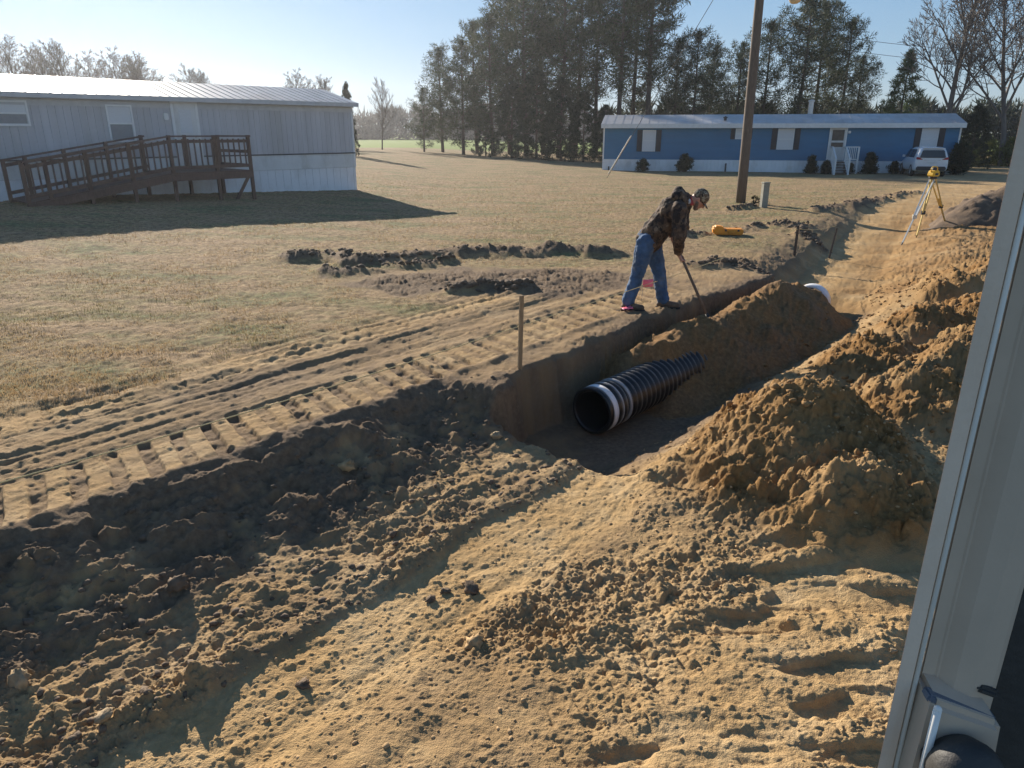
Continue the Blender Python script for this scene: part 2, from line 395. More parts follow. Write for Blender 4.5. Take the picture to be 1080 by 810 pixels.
def terrain(x, y, detail=True):
    x = np.asarray(x, dtype=np.float64); y = np.asarray(y, dtype=np.float64)
    s0, t0 = st(x, y)
    near = (np.hypot(x, y) < 45)
    j1 = fbm(x, y, 0.9, 3, 11); j2 = fbm(x, y, 0.9, 3, 21)
    s = s0 + .085*j1; t = t0 + .10*j2
    rim_ = sst(4.0, 4.5, t0)*(1-sst(14, 18, t0))
    s = s + rim_*(.045*fbm(x, y, .28, 4, 27, .6) + .022*vnoise(t0/.085, s0*.4, 29) + .014*vnoise(t0/.035, s0*.4, 30)); t = t + rim_*.06*fbm(x, y, .25, 3, 28)
    r = np.clip(t0-13, 0, 60)
    s = s + .155*r
    s = s + (.10*fbm(x, y, .42, 3, 25) + .05*fbm(x, y, .16, 2, 26))*sst(-5.2, -4.8, s)*(1-.65*sst(-4.1, -3.7, s))*(1-sst(-2.9, -2.6, s))*(1-sst(4.3, 4.7, t))
    field = .05*np.clip(-x-3, 0, 9)*sst(5, 19, y) - .30*sst(22, 48, y)*sst(-2, 9, x) + .035*fbm(x, y, 5, 3, 31)*sst(5, 11, y)
    # --- cross sections of the ditch, across s
    pn = np.interp(s, [-4.78, -4.62, -4.42, -4.15, -3.7, -3.3, -3.18, -3.08, -2.99, -2.86, -2.5, -2.2, -1.6, -.9, 0, 3, 6], [0, -.05, -.17, -.29, -.375, -.40, -.378, -.383, -.422, -.43, -.435, -.40, -.36, -.32, -.28, -.15, 0])
    sw = np.interp(t, [4, 4.9, 5.4, 8, 11, 13], [-4.05, -4.12, -4.30, -4.34, -4.2, -4.3])
    q = s-sw
    pt = np.where(q < .5, np.interp(q, [-.35, -.06, 0, .05, .09, .5], [0, .0, -.05, -.45, -.71, -.75]),
                  np.interp(s, [-3.8, -3.15, -2.75, -2.45, -2.0, -.9, 0, 3, 6], [-.75, -.73, -.52, -.36, -.30, -.24, -.2, -.1, 0]))
    pc = np.interp(s, [-5.6, -5.0, -4.6, -4.3, -3.9, -3.0, -2.4, -1.7, -1.0, 3], [0, -.04, -.16, -.36, -.42, -.40, -.25, -.06, 0, 0])
    wt = sst(4.58, 4.80, t + .25*(s+3.6)*0)
    wc = sst(11.9, 12.9, t)
    z = pn*(1-wt) + pt*wt*(1-wc) + pc*wc*wt*(1-sst(17, 33, t))
    # backfill over the pipe
    cs = np.interp(t, [6.5, 7.2, 8.0, 8.8, 9.6, 12], [-4.02, -3.92, -3.80, -3.68, -3.60, -3.60])
    chh = np.interp(t, [6.4, 6.75, 7.1, 8.3, 9.3, 10.7, 11.4, 12.0, 12.4], [-.9, -.38, -.09, -.04, .03, .11, .06, -.18, -.9])
    rid = chh - .68*np.maximum(np.abs(s-cs)-.08, 0) + .13*fbm(x, y, .55, 5, 41, .55)
    rid = np.where((s > cs) & (t < 8.6), rid - np.clip((s-cs-.05)*1.0, 0, .45)*(1-sst(7.2, 8.5, t)), rid)
    fill = np.interp(t, [6.3, 6.9, 7.5, 8.2, 8.9, 11.8, 12.3], [-.95, -.66, -.47, -.30, -.14, -.20, -.9]) - .58*np.clip(s+3.50, 0, 2) - .6*np.clip(-3.85-s, 0, 2) + .10*fbm(x, y, .5, 4, 42)
    rid = np.maximum(rid, fill)
    z = np.where((t > 6.3) & (t < 12.6), np.maximum(z, rid), z)
    # spoil heaps on the right
    sp = np.zeros_like(x)
    for (tt, ss, hh, rt, rs) in ((5.55, -1.62, .50, .75, .55), (5.0, -1.05, .30, .6, .5), (6.2, -2.1, .20, .6, .45), (5.0, -1.95, .12, .7, .6), (7.2, -1.1, .34, .6, .5), (8.4, -1.75, .32, .7, .50), (9.3, -.8, .30, .9, .55),
                                 (10.4, -1.7, .26, .7, .45), (11.4, -1.0, .30, .8, .6), (12.8, -1.8, .18, .8, .5), (14.2, -1.2, .15, 1.0, .6), (8.0, -1.0, .3, .6, .5)):
        d2 = ((t-tt)/rt)**2 + ((s-ss)/rs)**2
        sp = np.maximum(sp, hh*np.exp(-d2*.9)) + .22*hh*np.exp(-d2*.9)
    spm = sst(.05, .16, sp)
    z = z + sp + spm*(.14*fbm(x, y, .62, 5, 51, .55) + .06*(1-2*np.abs(fbm(x, y, .8, 3, 52))))
    # sod ridges, torn turf
    sod = np.zeros_like(x)
    for pts, hh, ww in SOD:
        d = seg_d(x + .22*fbm(x, y, .7, 3, 61), y + .3*fbm(x, y, .7, 3, 62), pts)
        k = np.clip(1-d/ww, 0, 1); k = k*k*(3-2*k)
        sod = np.maximum(sod, k*np.clip(.85+1.0*fbm(x, y, .40, 4, 63, .6), .35, 2)*hh/.17)
    z = z + sod*.17
    z = z + field
    # ---- masks
    edge = -6.75 + .35*fbm(x, y, 1.6, 4, 71) + .25*sst(8, 12, t0)*0 + np.interp(t0, [0, 4, 9, 12, 16, 30], [-.2, .1, .0, .9, 1.25, -.6])
    grass = 1-sst(edge-.75, edge+.60, s0 + .9*fbm(x, y, .55, 5, 72, .65))
    bare = np.clip(1-np.hypot((x+.4)/3.4, (y-11.5)/1.6) + .35*fbm(x, y, .8, 4, 73), 0, 1)
    grass = np.clip(grass*(1-sst(.12, .45, bare)) - sst(.2, .5, sod)*1.0, 0, 1)
    grass = np.maximum(grass, sst(-.2, .4, s0-7.5)*sst(12, 30, y))
    drv = sst(38, 40, y-.12*x)*(1-sst(44, 47, y-.12*x))*sst(19, 22, x)
    grass = grass*(1-.9*drv)
    topsoil_and_shade = .25 + .22*fbm(x, y, 1.1, 4, 81)
    wn = 1-wt
    topsoil_and_shade += wn*.58*sst(-4.85, -4.6, s)*(1-.85*sst(-4.0, -3.6, s))*(1-sst(-3.1, -2.95, s))
    topsoil_and_shade += .28*sst(-7.2, -6.0, s)*(1-sst(-4.6, -4.4, s))
    topsoil_and_shade += wt*(1-wc)*(.50+.3*fbm(x, y, .5, 3, 84))*(1-sst(-2.9, -2.5, s))*sst(-4.6, -4.3, s)
    topsoil_and_shade -= wn*.26*sst(-3.05, -2.95, s)*(1-sst(-2.5, -2.2, s))
    topsoil_and_shade -= .35*wc*sst(-4.3, -3.9, s)*(1-sst(-2.9, -2.4, s))
    topsoil_and_shade += spm*(.12*fbm(x, y, .6, 3, 83)-.05)
    topsoil_and_shade += .55*sst(.15, .5, sod) + .62*sst(.1, .5, bare)
    topsoil_and_shade = np.clip(topsoil_and_shade, 0, 1)
    spoil = np.clip(spm + .8*((t > 6.3) & (t < 12.6) & (rid >= z-sp-field-.06)), 0, 1)
    if not detail: return z, grass, topsoil_and_shade, spm
    # ---- tracks of lugs
    def lugs(sc, hw, per, skew, t1, t2, dep, ph=0, v=False):
        u = s0 + .03*fbm(x, y, 1.5, 2, 90+int(abs(sc)*10)) - sc
        a = np.clip((hw-np.abs(u)+(.10*fbm(x, y, .2, 3, 99) if v else 0))/(.16 if v else .05), 0, 1)*sst(t1, t1+.5, t0)*(1-sst(t2-.6, t2, t0))
        wx_ = fbm(x, y, .16, 3, 95); wl = fbm(x, y, .45, 3, 94)
        w_ = (t0 + (np.abs(u) if v else u)*skew)/per + ph + .10*wl + .04*wx_
        w_ = w_ + (.10*wx_ + .12*fbm(x, y, .3, 3, 100) if v else 0); tri = np.abs((w_ % 1)-.5)*2
        bar = sst(.22, .46, tri + .20*wx_) if v else sst(.50, .62, tri + .07*wx_)
        one = h2(np.floor(w_+.5), np.zeros_like(w_), 98+int(abs(sc)*7))        # every lug prints differently
        dmg = np.clip(.50+.6*one + .75*fbm(x, y, .5, 3, 96), .05, 1.1)*(.8+.5*fbm(x, y, .10, 2, 93))
        a = a*np.clip(1.25+.6*fbm(x, y, .3, 3, 92), 0, 1)
        return a*bar*dep*dmg, a
    g1, a1 = lugs(-5.10, .34, .25, .30, -1, 10.2, .040)
    g2, a2 = lugs(-6.62, .26, .19, .25, -1, 8.2, .020, .3)
    g3, a3 = lugs(-4.62, .12, .25, .30, 3.0, 6.0, .012, .5)
    g4, a4 = lugs(-.85, .40, .27, .7, -1, 4.7, .010, .2, True)
    g5, a5 = lugs(-1.50, .30, .17, -.6, -.5, 3.9, .010, .1, True)
    g6, a6 = lugs(-5.75, .22, .25, .3, 8.0, 13.0, .018, .1)
    g7, a7 = lugs(-2.1, .5, .35, .5, 13, 22, .05, .1)
    g8, a8 = lugs(-.30, .26, .29, .7, -1, 5.2, .010, .4, True)
    g9, a9 = lugs(-1.35, .26, .27, .8, -.5, 4.6, .010, .7)
    g = g1+g2+g3+g4+g5+g6+g7+g8+g9; tr = np.clip(a1+.6*a2+.5*a3+a4+.5*a5+.7*a6, 0, 1)
    topsoil_and_shade = np.clip(topsoil_and_shade + g*4.5*(s0 < -3) - .22*a1*(1-np.clip(g/.03, 0, 1)) - .15*a2, 0, 1)  # groove soil darkened to stand in for shadows of the lug edges
    zone = sst(-7.3, -6.8, s0)*(1-sst(-4.9, -4.7, s0))*(1-sst(8, 10, t0))
    zone = zone*(1-.75*a1)
    rut = zone*(.020*vnoise(s0/.11+.3*j1, t0/2.2, 201)+.014*vnoise(s0/.05+.3*j1, t0/1.1, 202)+.022*fbm(x, y, .38, 4, 203, .6))
    rut += .012*(np.exp(-((s0+6.22+.10*j1)/.06)**2))*np.clip(.5+fbm(x, y, .8, 2, 204), 0, 1)*(1-sst(7, 9, t0))
    rut += .04*np.clip(.5+fbm(x, y, .4, 3, 205), 0, 1)*(np.exp(-((s0+4.74+.05*j1)/.06)**2))*(1-sst(7, 9, t0))
    stp_ = s0+2.05+.10*fbm(x, y, .9, 3, 97)+.03*fbm(x, y, .12, 3, 206)
    rut += (.026*np.exp(-((stp_+.05)/.07)**2) - .034*sst(-.02, .07, stp_)*(1-sst(.1, .5, stp_)))*np.clip(.7+.9*fbm(x, y, .5, 3, 208), 0, 1.2)*(1-sst(1.5, 2.4, t0))
    tz = sst(-1.5, -1.15, s0)*(1-sst(.05, .3, s0))*(1-sst(4.3, 5.0, t0))
    da, db_ = .80*s0+.60*t0, -.60*s0+.80*t0                       # prints dragged diagonally by the turning tyre
    gouge = fbm(da/2.6+.05*j1, db_, .20, 3, 231, .45) + .5*np.sin(2*PI*(db_+.05*fbm(x, y, .3, 2, 232))/.27)*np.clip(.5+fbm(x, y, .5, 3, 233), 0, 1)
    rut += tz*(-.034*sst(-.02, .22, gouge) + .012*sst(-.55, -.2, -gouge-.5))
    # ---- loose-soil roughness
    loose = np.clip(wn*(.80*sst(-2.5, -2.15, s)*(1-.45*sst(-1.5, -1.0, s)) + .5*sst(-4.6, -4.4, s)*(1-sst(-3.05, -2.95, s)) + .95*np.exp(-((s+3.13)/.11)**2)) + spm*1.0
                    + wt*(1-wc)*(.55*sst(-2.95, -2.6, s)) + .9*((t > 6.3) & (t < 12.6) & (rid >= z-sp-field-.06)) + wc*.75*sst(-3.3, -2.7, s)*(1-sst(22, 30, t0)) + wc*.45*sst(-5.6, -5.1, s)*(1-sst(-4.2, -3.9, s))*(1-sst(20, 28, t0)) + .6*wt*(1-wc)*np.exp(-((q+.12)/.12)**2) + .8*sst(.15, .5, sod) + .95*sst(.1, .5, bare) + .22*sst(-7, -6.3, s)*(1-grass), 0, 1)
    loose = loose*(1-.55*tr)*(1-grass*.8)*(1-.55*tz*sst(-.1, -.3, -gouge-.2))
    pat = np.maximum(np.clip(.72+1.3*fbm(x, y, .9, 4, 101), .05, 1.15), .85*spm)
    lo = loose*pat
    fl = near*1.0
    wx, wy = fbm(x, y, .05, 2, 211), fbm(x, y, .05, 2, 212); wX, wY = fbm(x, y, .14, 3, 213), fbm(x, y, .14, 3, 214)
    rdg = 1-2*np.abs(fbm(x, y, .20, 4, 215, .6))
    d = fl*(lo*(.050*fbm(x, y, .26, 5, 111, .62) + .014*rdg + .95*clods(x+.016*wx, y+.016*wy, .030, 121, .85)*(.5+.5*lo) + .016*fbm(x, y, .05, 3, 122, .65) + .75*clods(x+3.3+.05*wX+.025*wx, y+.05*wY+.025*wy, .060, 131, .34) + .55*np.clip(lo-.25, 0, 1)*clods(x+.12*wX, y+1.7+.12*wY, .20, 141, .12) + spm*(.75*clods(x+5+.03*wx, y+.03*wy, .055, 143, .8) + .75*clods(x+9+.06*wX+.03*wx, y+.06*wY+.03*wy, .11, 144, .55) + .6*clods(x+2+.1*wX+.03*wx, y+.1*wY+.03*wy, .20, 145, .35)))
            + wc*.05*fbm(x, y, .7, 5, 153, .6)*(1-grass)*(1-sst(25, 32, t0))
            + wn*sst(-3.0, -2.9, s)*(1-sst(-2.4, -2.1, s))*(.012*fbm(s0*3, t0, .35, 5, 154, .65) + .5*clods(x+.02*wx, y+.02*wy, .028, 155, .35))
            + (1-grass)*(.012*fbm(x, y, .30, 5, 151, .6) + .007*fbm(x, y, .06, 3, 161, .6)))
    shb = wn*sst(-4.8, -4.5, s)*(1-sst(-3.15, -3.0, s))*(1-.55*sst(-4.1, -3.7, s))
    topsoil_and_shade = np.clip(topsoil_and_shade + shb*(.55*fbm(x, y, .34, 5, 221, .65) + .25*fbm(x, y, .09, 3, 222)), 0, 1)
    d += fl*shb*(.095*fbm(x, y, .30, 5, 216, .6) + .040*(1-2*np.abs(fbm(s0*2.4, t0*.8, .35, 4, 217))) + .45*clods(x+.06*wX+.02*wx, y+.06*wY+.02*wy, .09, 218, .22) + .4*clods(x+.12*wX, y+.12*wY, .20, 219, .10))
    d += fl*(1-grass)*np.clip(.55-loose, 0, 1)*.8*clods(x+7, y, .07, 171, .16)
    d += fl*grass*(.022*fbm(x, y, .35, 4, 181, .65) + .012*fbm(x, y, .09, 2, 182))
    z = z - g + rut*(1-spm) + d
    topsoil_and_shade = np.clip(topsoil_and_shade + (.13*fbm(x, y, .12, 3, 191) + .16*loose*(1-shb) - .10*np.clip(.4-loose, 0, .4)*(s0 > -2.95))*(1-grass), 0, 1)
    spoil = np.maximum(spoil, .75*wc*sst(-4.0, -3.2, s)*(1-sst(24, 34, t0))*(1-grass))
    global SPOIL
    SPOIL = spoil*np.clip(.8+.6*fbm(x, y, .5, 3, 85), 0, 1)
    return z, grass, topsoil_and_shade, loose
def gz(x, y):
    return float(terrain(np.array([x]), np.array([y]))[0][0])

# ground sheet: one grid fanning out to the horizon
T = np.concatenate([np.linspace(2.6, 1.15, 60, endpoint=False), np.linspace(1.15, .012, 980, endpoint=False), np.geomspace(.012, .0006, 40)])
Yr = CH/T
c_in = np.linspace(-.86, .86, 1040)
cc = np.concatenate([np.linspace(-3.2, -.87, 60), c_in, np.linspace(.87, 3.2, 60)])
GY, GC = np.meshgrid(Yr, cc, indexing='ij')
GX = GC*(GY+.75)
gzv, gg, gm, gl = terrain(GX.ravel(), GY.ravel()); gsp = SPOIL.copy()
nr, nc = GX.shape
idx = np.arange(nr*nc).reshape(nr, nc)
faces = np.stack([idx[:-1, :-1], idx[:-1, 1:], idx[1:, 1:], idx[1:, :-1]], -1).reshape(-1, 4)

m, n, b = newmat('sandy_earth_and_winter_lawn')
v = coords(n)
A = lambda nm: N(n, 'ShaderNodeAttribute', attribute_name=nm).outputs['Fac']
n1 = noise(n, v, 1.7, 8, .65); n2 = noise(n, v, 22, 6, .65); n3 = noise(n, v, 120, 3, .6)
sand = ramp(n, n1, [(.30, (.42, .265, .115)), (.50, (.50, .335, .16)), (.70, (.60, .44, .245))])
sand = mix(n, ramp(n, n2, [(.35, .0), (.75, .5)]), sand, (.33, .205, .09))
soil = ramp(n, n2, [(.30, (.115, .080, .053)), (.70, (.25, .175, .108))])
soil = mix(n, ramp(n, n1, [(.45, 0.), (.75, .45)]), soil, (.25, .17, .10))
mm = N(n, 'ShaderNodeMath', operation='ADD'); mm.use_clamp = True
n.links.new(A('topsoil_and_shade'), mm.inputs[0])
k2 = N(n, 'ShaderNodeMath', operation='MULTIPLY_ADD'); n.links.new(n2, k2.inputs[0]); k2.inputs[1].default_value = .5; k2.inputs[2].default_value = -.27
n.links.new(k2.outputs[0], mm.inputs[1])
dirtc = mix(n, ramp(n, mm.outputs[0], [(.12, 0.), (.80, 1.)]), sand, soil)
g1_ = noise(n, coords(n, (.6, 1.3, 1)), .75, 9, .7); g2_ = noise(n, coords(n, (1, 1, 1)), 9, 6, .7)
gra = ramp(n, g1_, [(.36, (.45, .305, .17)), (.46, (.38, .26, .135)), (.53, (.33, .255, .12)), (.61, (.20, .205, .085))])
gra = mix(n, ramp(n, g2_, [(.38, .85), (.60, 0.)]), gra, (.13, .088, .05))
gra = mix(n, ramp(n, g2_, [(.55, 0.), (.75, .6)]), gra, (.46, .35, .20))
# bright winter crop beyond the grove
sx = N(n, 'ShaderNodeSeparateXYZ'); n.links.new(v, sx.inputs[0])
mr = N(n, 'ShaderNodeMapRange'); mr.inputs[1].default_value = 92; mr.inputs[2].default_value = 100; n.links.new(sx.outputs[1], mr.inputs[0])
gra = mix(n, mr.outputs[0], gra, (.20, .26, .06))
spc = ramp(n, n2, [(.30, (.16, .082, .028)), (.55, (.275, .150, .054)), (.75, (.37, .22, .092))])
dirtc = mix(n, A('spoil'), dirtc, spc)
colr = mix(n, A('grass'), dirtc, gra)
n.links.new(colr, b.inputs['Base Color']); b.inputs['Roughness'].default_value = .95; b.inputs['Specular IOR Level'].default_value = .15
ad = N(n, 'ShaderNodeMath', operation='ADD'); n.links.new(n2, ad.inputs[0]); n.links.new(n3, ad.inputs[1])
bump(n, b, ad.outputs[0], .8, .014)
M['ground'] = m
ground = np_mesh('ground', np.stack([GX.ravel(), GY.ravel(), gzv], -1), faces, m, smooth=True, attrs={'grass': gg, 'topsoil_and_shade': gm, 'spoil': gsp})
tag(ground, kind='structure')

# ------------------------------------------------------------------ stuff: clods and grass
def lump_variants(nv, seed, sub=2):
    out = []
    for i in range(nv):
        bm = bmesh.new(); bmesh.ops.create_icosphere(bm, subdivisions=sub, radius=1)
        co = np.array([q.co[:] for q in bm.verts]); fa = np.array([[q.index for q in f.verts] for f in bm.faces]); bm.free()
        rg = np.random.RandomState(seed+i)
        for _ in range(7):                       # planes shear off facets
            d = rg.normal(size=3); d /= np.linalg.norm(d); h = rg.uniform(.55, .9)
            k = np.clip(co@d-h, 0, None); co = co-np.outer(k, d)*.9
        co = co*(1+.17*rg.normal(size=(len(co), 1)))
        co = co*np.array([1, rg.uniform(.65, .95), rg.uniform(.5, .8)])
        out.append((co, fa))
    return out
LV = lump_variants(6, 40, 1)
rg = np.random.RandomState(3)
def scatter_clods(name, cnt, region, smin, smax, m, label_kind='stuff', power=3):
    xs, ys = region(cnt)
    z, g, mo, lo = terrain(xs, ys)
    keep = rg.rand(len(xs)) < np.clip(lo*1.1-.05, 0.03, 1)*(1-.9*g)
    xs, ys, z = xs[keep], ys[keep], z[keep]
    V, Fc = [], []; off = 0
    for x, y, zz in zip(xs, ys, z):
        co, fa = LV[rg.randint(len(LV))]
        sz = smin+(smax-smin)*rg.rand()**power
        a = rg.rand()*6.28; ca, sa = math.cos(a), math.sin(a)
        p = co*sz
        p = np.stack([p[:, 0]*ca-p[:, 1]*sa+x, p[:, 0]*sa+p[:, 1]*ca+y, p[:, 2]+zz-sz*.05], -1)
        V.append(p); Fc.append(fa+off); off += len(p)
    V = np.concatenate(V); Fc = np.concatenate(Fc)
    o = np_mesh(name, V, Fc, m, smooth=False)
    return tag(o, kind='stuff')
def reg_st(s0, s1, t0, t1):
    def f(c):
        s = rg.uniform(s0, s1, c); t = rg.uniform(t0, t1, c)
        return xy(s, t)
    return f
tag(scatter_clods('soil_crumbs', 6000, reg_st(-3.2, -.3, 0.2, 6.5), .003, .020, M['brown_stone'], power=4), 'loose brown crumbs of earth strewn over the dug ground', 'soil')
tag(scatter_clods('soil_lumps', 4200, reg_st(-3.0, .2, 5.0, 14), .006, .050, M['spoil_clod'], power=4), 'broken lumps of sandy earth over the spoil bank', 'soil')
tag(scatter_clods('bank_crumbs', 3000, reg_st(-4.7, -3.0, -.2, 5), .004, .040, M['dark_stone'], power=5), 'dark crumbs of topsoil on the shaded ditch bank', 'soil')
def reg_sod(c):
    xs, ys = [], []
    for pts, hh, ww in SOD:
        for _ in range(c//len(SOD)):
            i = rg.randint(len(pts)-1); k = rg.rand(); a, b_ = pts[i], pts[i+1]
            xs.append(a[0]+(b_[0]-a[0])*k+rg.normal()*ww*.35); ys.append(a[1]+(b_[1]-a[1])*k+rg.normal()*ww*.35)
    return np.array(xs), np.array(ys)
tag(scatter_clods('turf_lumps', 2600, reg_sod, .015, .085, M['dark_stone'], power=3), 'dark torn lumps of turf along the scraped lawn', 'soil')

def make_grass(cnt, y0, y1, hgt, wid, seed):
    r = np.random.RandomState(seed)
    y = CH/r.uniform(CH/y1, CH/y0, cnt)
    x = r.uniform(-.82, .80, cnt)*(y+.75)
    z, g, mo, lo = terrain(x, y)
    clump = fbm(x, y, .5, 4, 301)
    keep = (g > .35) & (r.rand(cnt) < g*np.clip(.75+1.2*clump, .15, 1))
    x, y, z, clump = x[keep], y[keep], z[keep], clump[keep]; k = len(x)
    far = np.clip(y/9, 1, 3)
    hh = hgt*np.clip(.25+g[keep]*.8, 0, 1)*r.uniform(.4, 1.2, k)*np.clip(1+clump, .5, 1.7)*far**.25; ww = wid*r.uniform(.7, 1.3, k)*far
    a = r.uniform(0, 6.28, k); le = r.uniform(.2, 1.3, k)*hh; la = r.uniform(0, 6.28, k)
    px, py = np.cos(a)*ww, np.sin(a)*ww
    b0 = np.stack([x-px, y-py, z-.012], -1); b1 = np.stack([x+px, y+py, z-.012], -1)
    tp = np.stack([x+np.cos(la)*le, y+np.sin(la)*le, z+hh], -1)
    V = np.stack([b0, b1, tp], 1).reshape(-1, 3)
    Fc = np.arange(3*k).reshape(-1, 3)
    gn = fbm(x, y, 2.4, 4, 302)*1.3
    rn = np.clip(.32+.9*gn+r.normal(0, .22, k), 0, 1)
    return np_mesh('dry_grass', V, Fc, M['grass_leaf'], attrs={'rnd': np.repeat(rn, 3)})
tag(make_grass(220000, 5, 42, .029, .0042, 5), 'short tan and green winter grass over the lawn', 'grass', kind='stuff')

# ------------------------------------------------------------------ stones lying on the dirt
SV = lump_variants(8, 90, 3)
def stone(u, v, zg, size, m, label, i, sc=(1, 1, 1), name='stone'):
    q = on_z(u, v, zg); z = gz(q.x, q.y)
    q = on_z(u, v, z); z = gz(q.x, q.y)
    co, fa = SV[i % len(SV)]
    o = np_mesh(name, co*size*np.array(sc), fa, m, smooth=True)
    o.location = (q.x, q.y, z+size*.25); o.rotation_euler = (0, 0, i*1.3)
    return tag(o, label, 'stone')
stone(22, 716, -.4, .075, M['pale_stone'], 'pale wedge-shaped stone at the far left of the shaded bank', 0, (.7, .6, 1.4))
stone(112, 766, -.45, .042, M['pale_stone'], 'round pale stone on the crumbly ridge at lower left', 1)
stone(320, 722, -.5, .040, M['dark_stone'], 'dark earth lump alone on the smooth sandy ditch floor', 2, name='earth_lump')
stone(499, 682, -.45, .058, M['brown_stone'], 'largest brown earth lump in the middle of the loose dirt', 3, name='earth_lump')
stone(497, 622, -.45, .062, M['dark_stone'], 'dark crumbling lump at the edge of the pale ditch floor', 4, name='earth_lump')
stone(470, 624, -.5, .034, M['dark_stone'], 'small dark lump just left of the dark crumbling lump', 5, name='earth_lump')
stone(454, 634, -.5, .034, M['dark_stone'], 'smallest dark lump lying on the pale ditch floor', 6, name='earth_lump')
stone(523, 466, -.2, .055, M['pale_stone'], 'tan stone stuck in the bank beside the trench end', 7)
stone(186, 622, -.3, .07, M['dark_stone'], 'dark lump on the shaded bank at the left', 3, name='earth_lump')
stone(366, 494, -.1, .075, M['brown_stone'], 'brown lump on top of the shaded bank edge', 2, name='earth_lump')
stone(942, 688, -.3, .022, M['pale_stone'], 'tiny white pebble beside the cab frame', 5)

# ------------------------------------------------------------------ corrugated pipe
def pipe_axis(a, b):
    a, b = Vector(a), Vector(b); d = b-a
    return Matrix.Translation(a) @ d.to_track_quat('Z', 'Y').to_matrix().to_4x4(), d.length
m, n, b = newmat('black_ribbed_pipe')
v = coords(n); at_ = N(n, 'ShaderNodeAttribute', attribute_name='crest_glint').outputs['Fac']
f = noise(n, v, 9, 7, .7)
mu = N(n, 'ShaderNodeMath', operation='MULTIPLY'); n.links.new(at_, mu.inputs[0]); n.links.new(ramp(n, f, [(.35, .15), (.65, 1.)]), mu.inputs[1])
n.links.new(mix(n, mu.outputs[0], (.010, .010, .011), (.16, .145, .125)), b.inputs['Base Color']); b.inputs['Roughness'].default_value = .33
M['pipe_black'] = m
def corrugated(L, Ro, z0=0.0, pitch=.092):
    prof = []
    z = z0
    while z < L-pitch:
        for k, rr in ((0, -.030), (.16, -.028), (.30, -.006), (.40, 0), (.58, 0), (.68, -.006), (.82, -.028)):
            prof.append((Ro+rr, z+k*pitch))
        z += pitch
    prof.append((Ro-.03, L))
    return prof
a = xy(-3.78, 5.88); bq = xy(-3.60, 9.6)
mt, L = pipe_axis((a[0], a[1], -.48), (bq[0], bq[1], -.45))
pipe = thing('drain_pipe', 'black corrugated drain pipe with a white band lying in the trench', 'pipe', (a[0], a[1], -.735))
inv = Matrix.Translation(-pipe.location)
mb = MB(); Ro = .252
outer = [(Ro-.012, 0.0), (Ro+.004, .01), (Ro+.004, .05), (Ro-.02, .06), (Ro-.02, .16)] + corrugated(L, Ro, .17)
inner = [(Ro-.045, L), (Ro-.045, .02), (Ro-.035, 0.0)]
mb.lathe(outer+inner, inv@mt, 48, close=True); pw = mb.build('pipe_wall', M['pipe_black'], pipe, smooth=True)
at = pw.data.attributes.new('crest_glint', 'FLOAT', 'POINT')           # rubbed rib crests, painted paler in place of sun glint
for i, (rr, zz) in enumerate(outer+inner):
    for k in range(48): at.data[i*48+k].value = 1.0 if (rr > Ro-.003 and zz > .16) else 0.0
mb = MB(); mb.lathe([(Ro-.018, .064), (Ro+.003, .068), (Ro+.003, .138), (Ro-.018, .142)], inv@mt, 48, close=True); mb.build('white_band', M['pipe_white'], pipe, smooth=True)
for zb_ in (.235, .385):  # narrow grey bands painted in place of sky reflected on the ribs
    mb = MB(); mb.lathe([(Ro-.03, zb_-.016), (Ro+.0015, zb_-.012), (Ro+.0015, zb_+.008), (Ro-.03, zb_+.012)], inv@mt, 48, close=True); mb.build('glint_stripe', M['pipe_grey'], pipe, smooth=True)
# second pipe, its white-rimmed mouth beyond the mound
a = xy(-3.74, 10.4); bq = xy(-3.68, 12.5)
mt, L = pipe_axis((a[0], a[1], -.50), (bq[0], bq[1], -.45))
pipe2 = thing('culvert_pipe', 'white-lipped pipe mouth poking out beyond the dirt mound', 'pipe', (bq[0], bq[1], -.64))
inv = Matrix.Translation(-pipe2.location)
mb = MB(); mb.lathe([(.02, .0)]+corrugated(L-.14, .27)+[(.24, L-.12), (.24, .02)], inv@mt, 40, close=True); mb.build('pipe_wall', M['black_plastic'], pipe2, smooth=True)
mb = MB(); mb.lathe([(.272, L-.15), (.295, L-.14), (.30, L), (.285, L+.012), (.262, L), (.255, L-.15)], inv@mt, 40, close=True); mb.build('pipe_lip', M['pipe_white'], pipe2, smooth=True)

# ------------------------------------------------------------------ stakes, string, flags
def stake(name, u, vb, vt, m, label, wdt=.038, lean=(0, 0), thin=.02, cat='stake'):
    q = on_z(u, vb, 0); z = gz(q.x, q.y); q = on_z(u, vb, z)
    top = at_y(u, vt, q.y); h = top.z-z
    mb = MB()
    a, b_ = Vector((0, 0, -.12)), Vector((lean[0], lean[1], h))
    mb.bar(a, b_, wdt, thin, up=(0, 1, 0))
    mb.bar(Vector((0, 0, -.3)), a, wdt*.4, thin*.6, up=(0, 1, 0))
    o = mb.build(name, m, None, bevel=.002); o.location = (q.x, q.y, z); o.rotation_euler = (0, 0, .5)
    tag(o, label, cat)
    return o, q, h
s1, q1, hh1 = stake('wooden_stake', 548, 389, 312, M['stake_wood'], 'wooden survey stake standing at the trench edge with a string', .045, (.02, .0), .022)
s2, q2, hh2 = stake('wooden_stake', 836, 283, 238, M['dark_stake'], 'dark stake at the ditch edge holding the end of the string', .05, (.0, 0), .03)
s3, q3, hh3 = stake('steel_stake', 873, 275, 241, M['dark_stake'], 'leaning dark steel stake in the dirt right of the string line', .035, (.14, .0), .025)
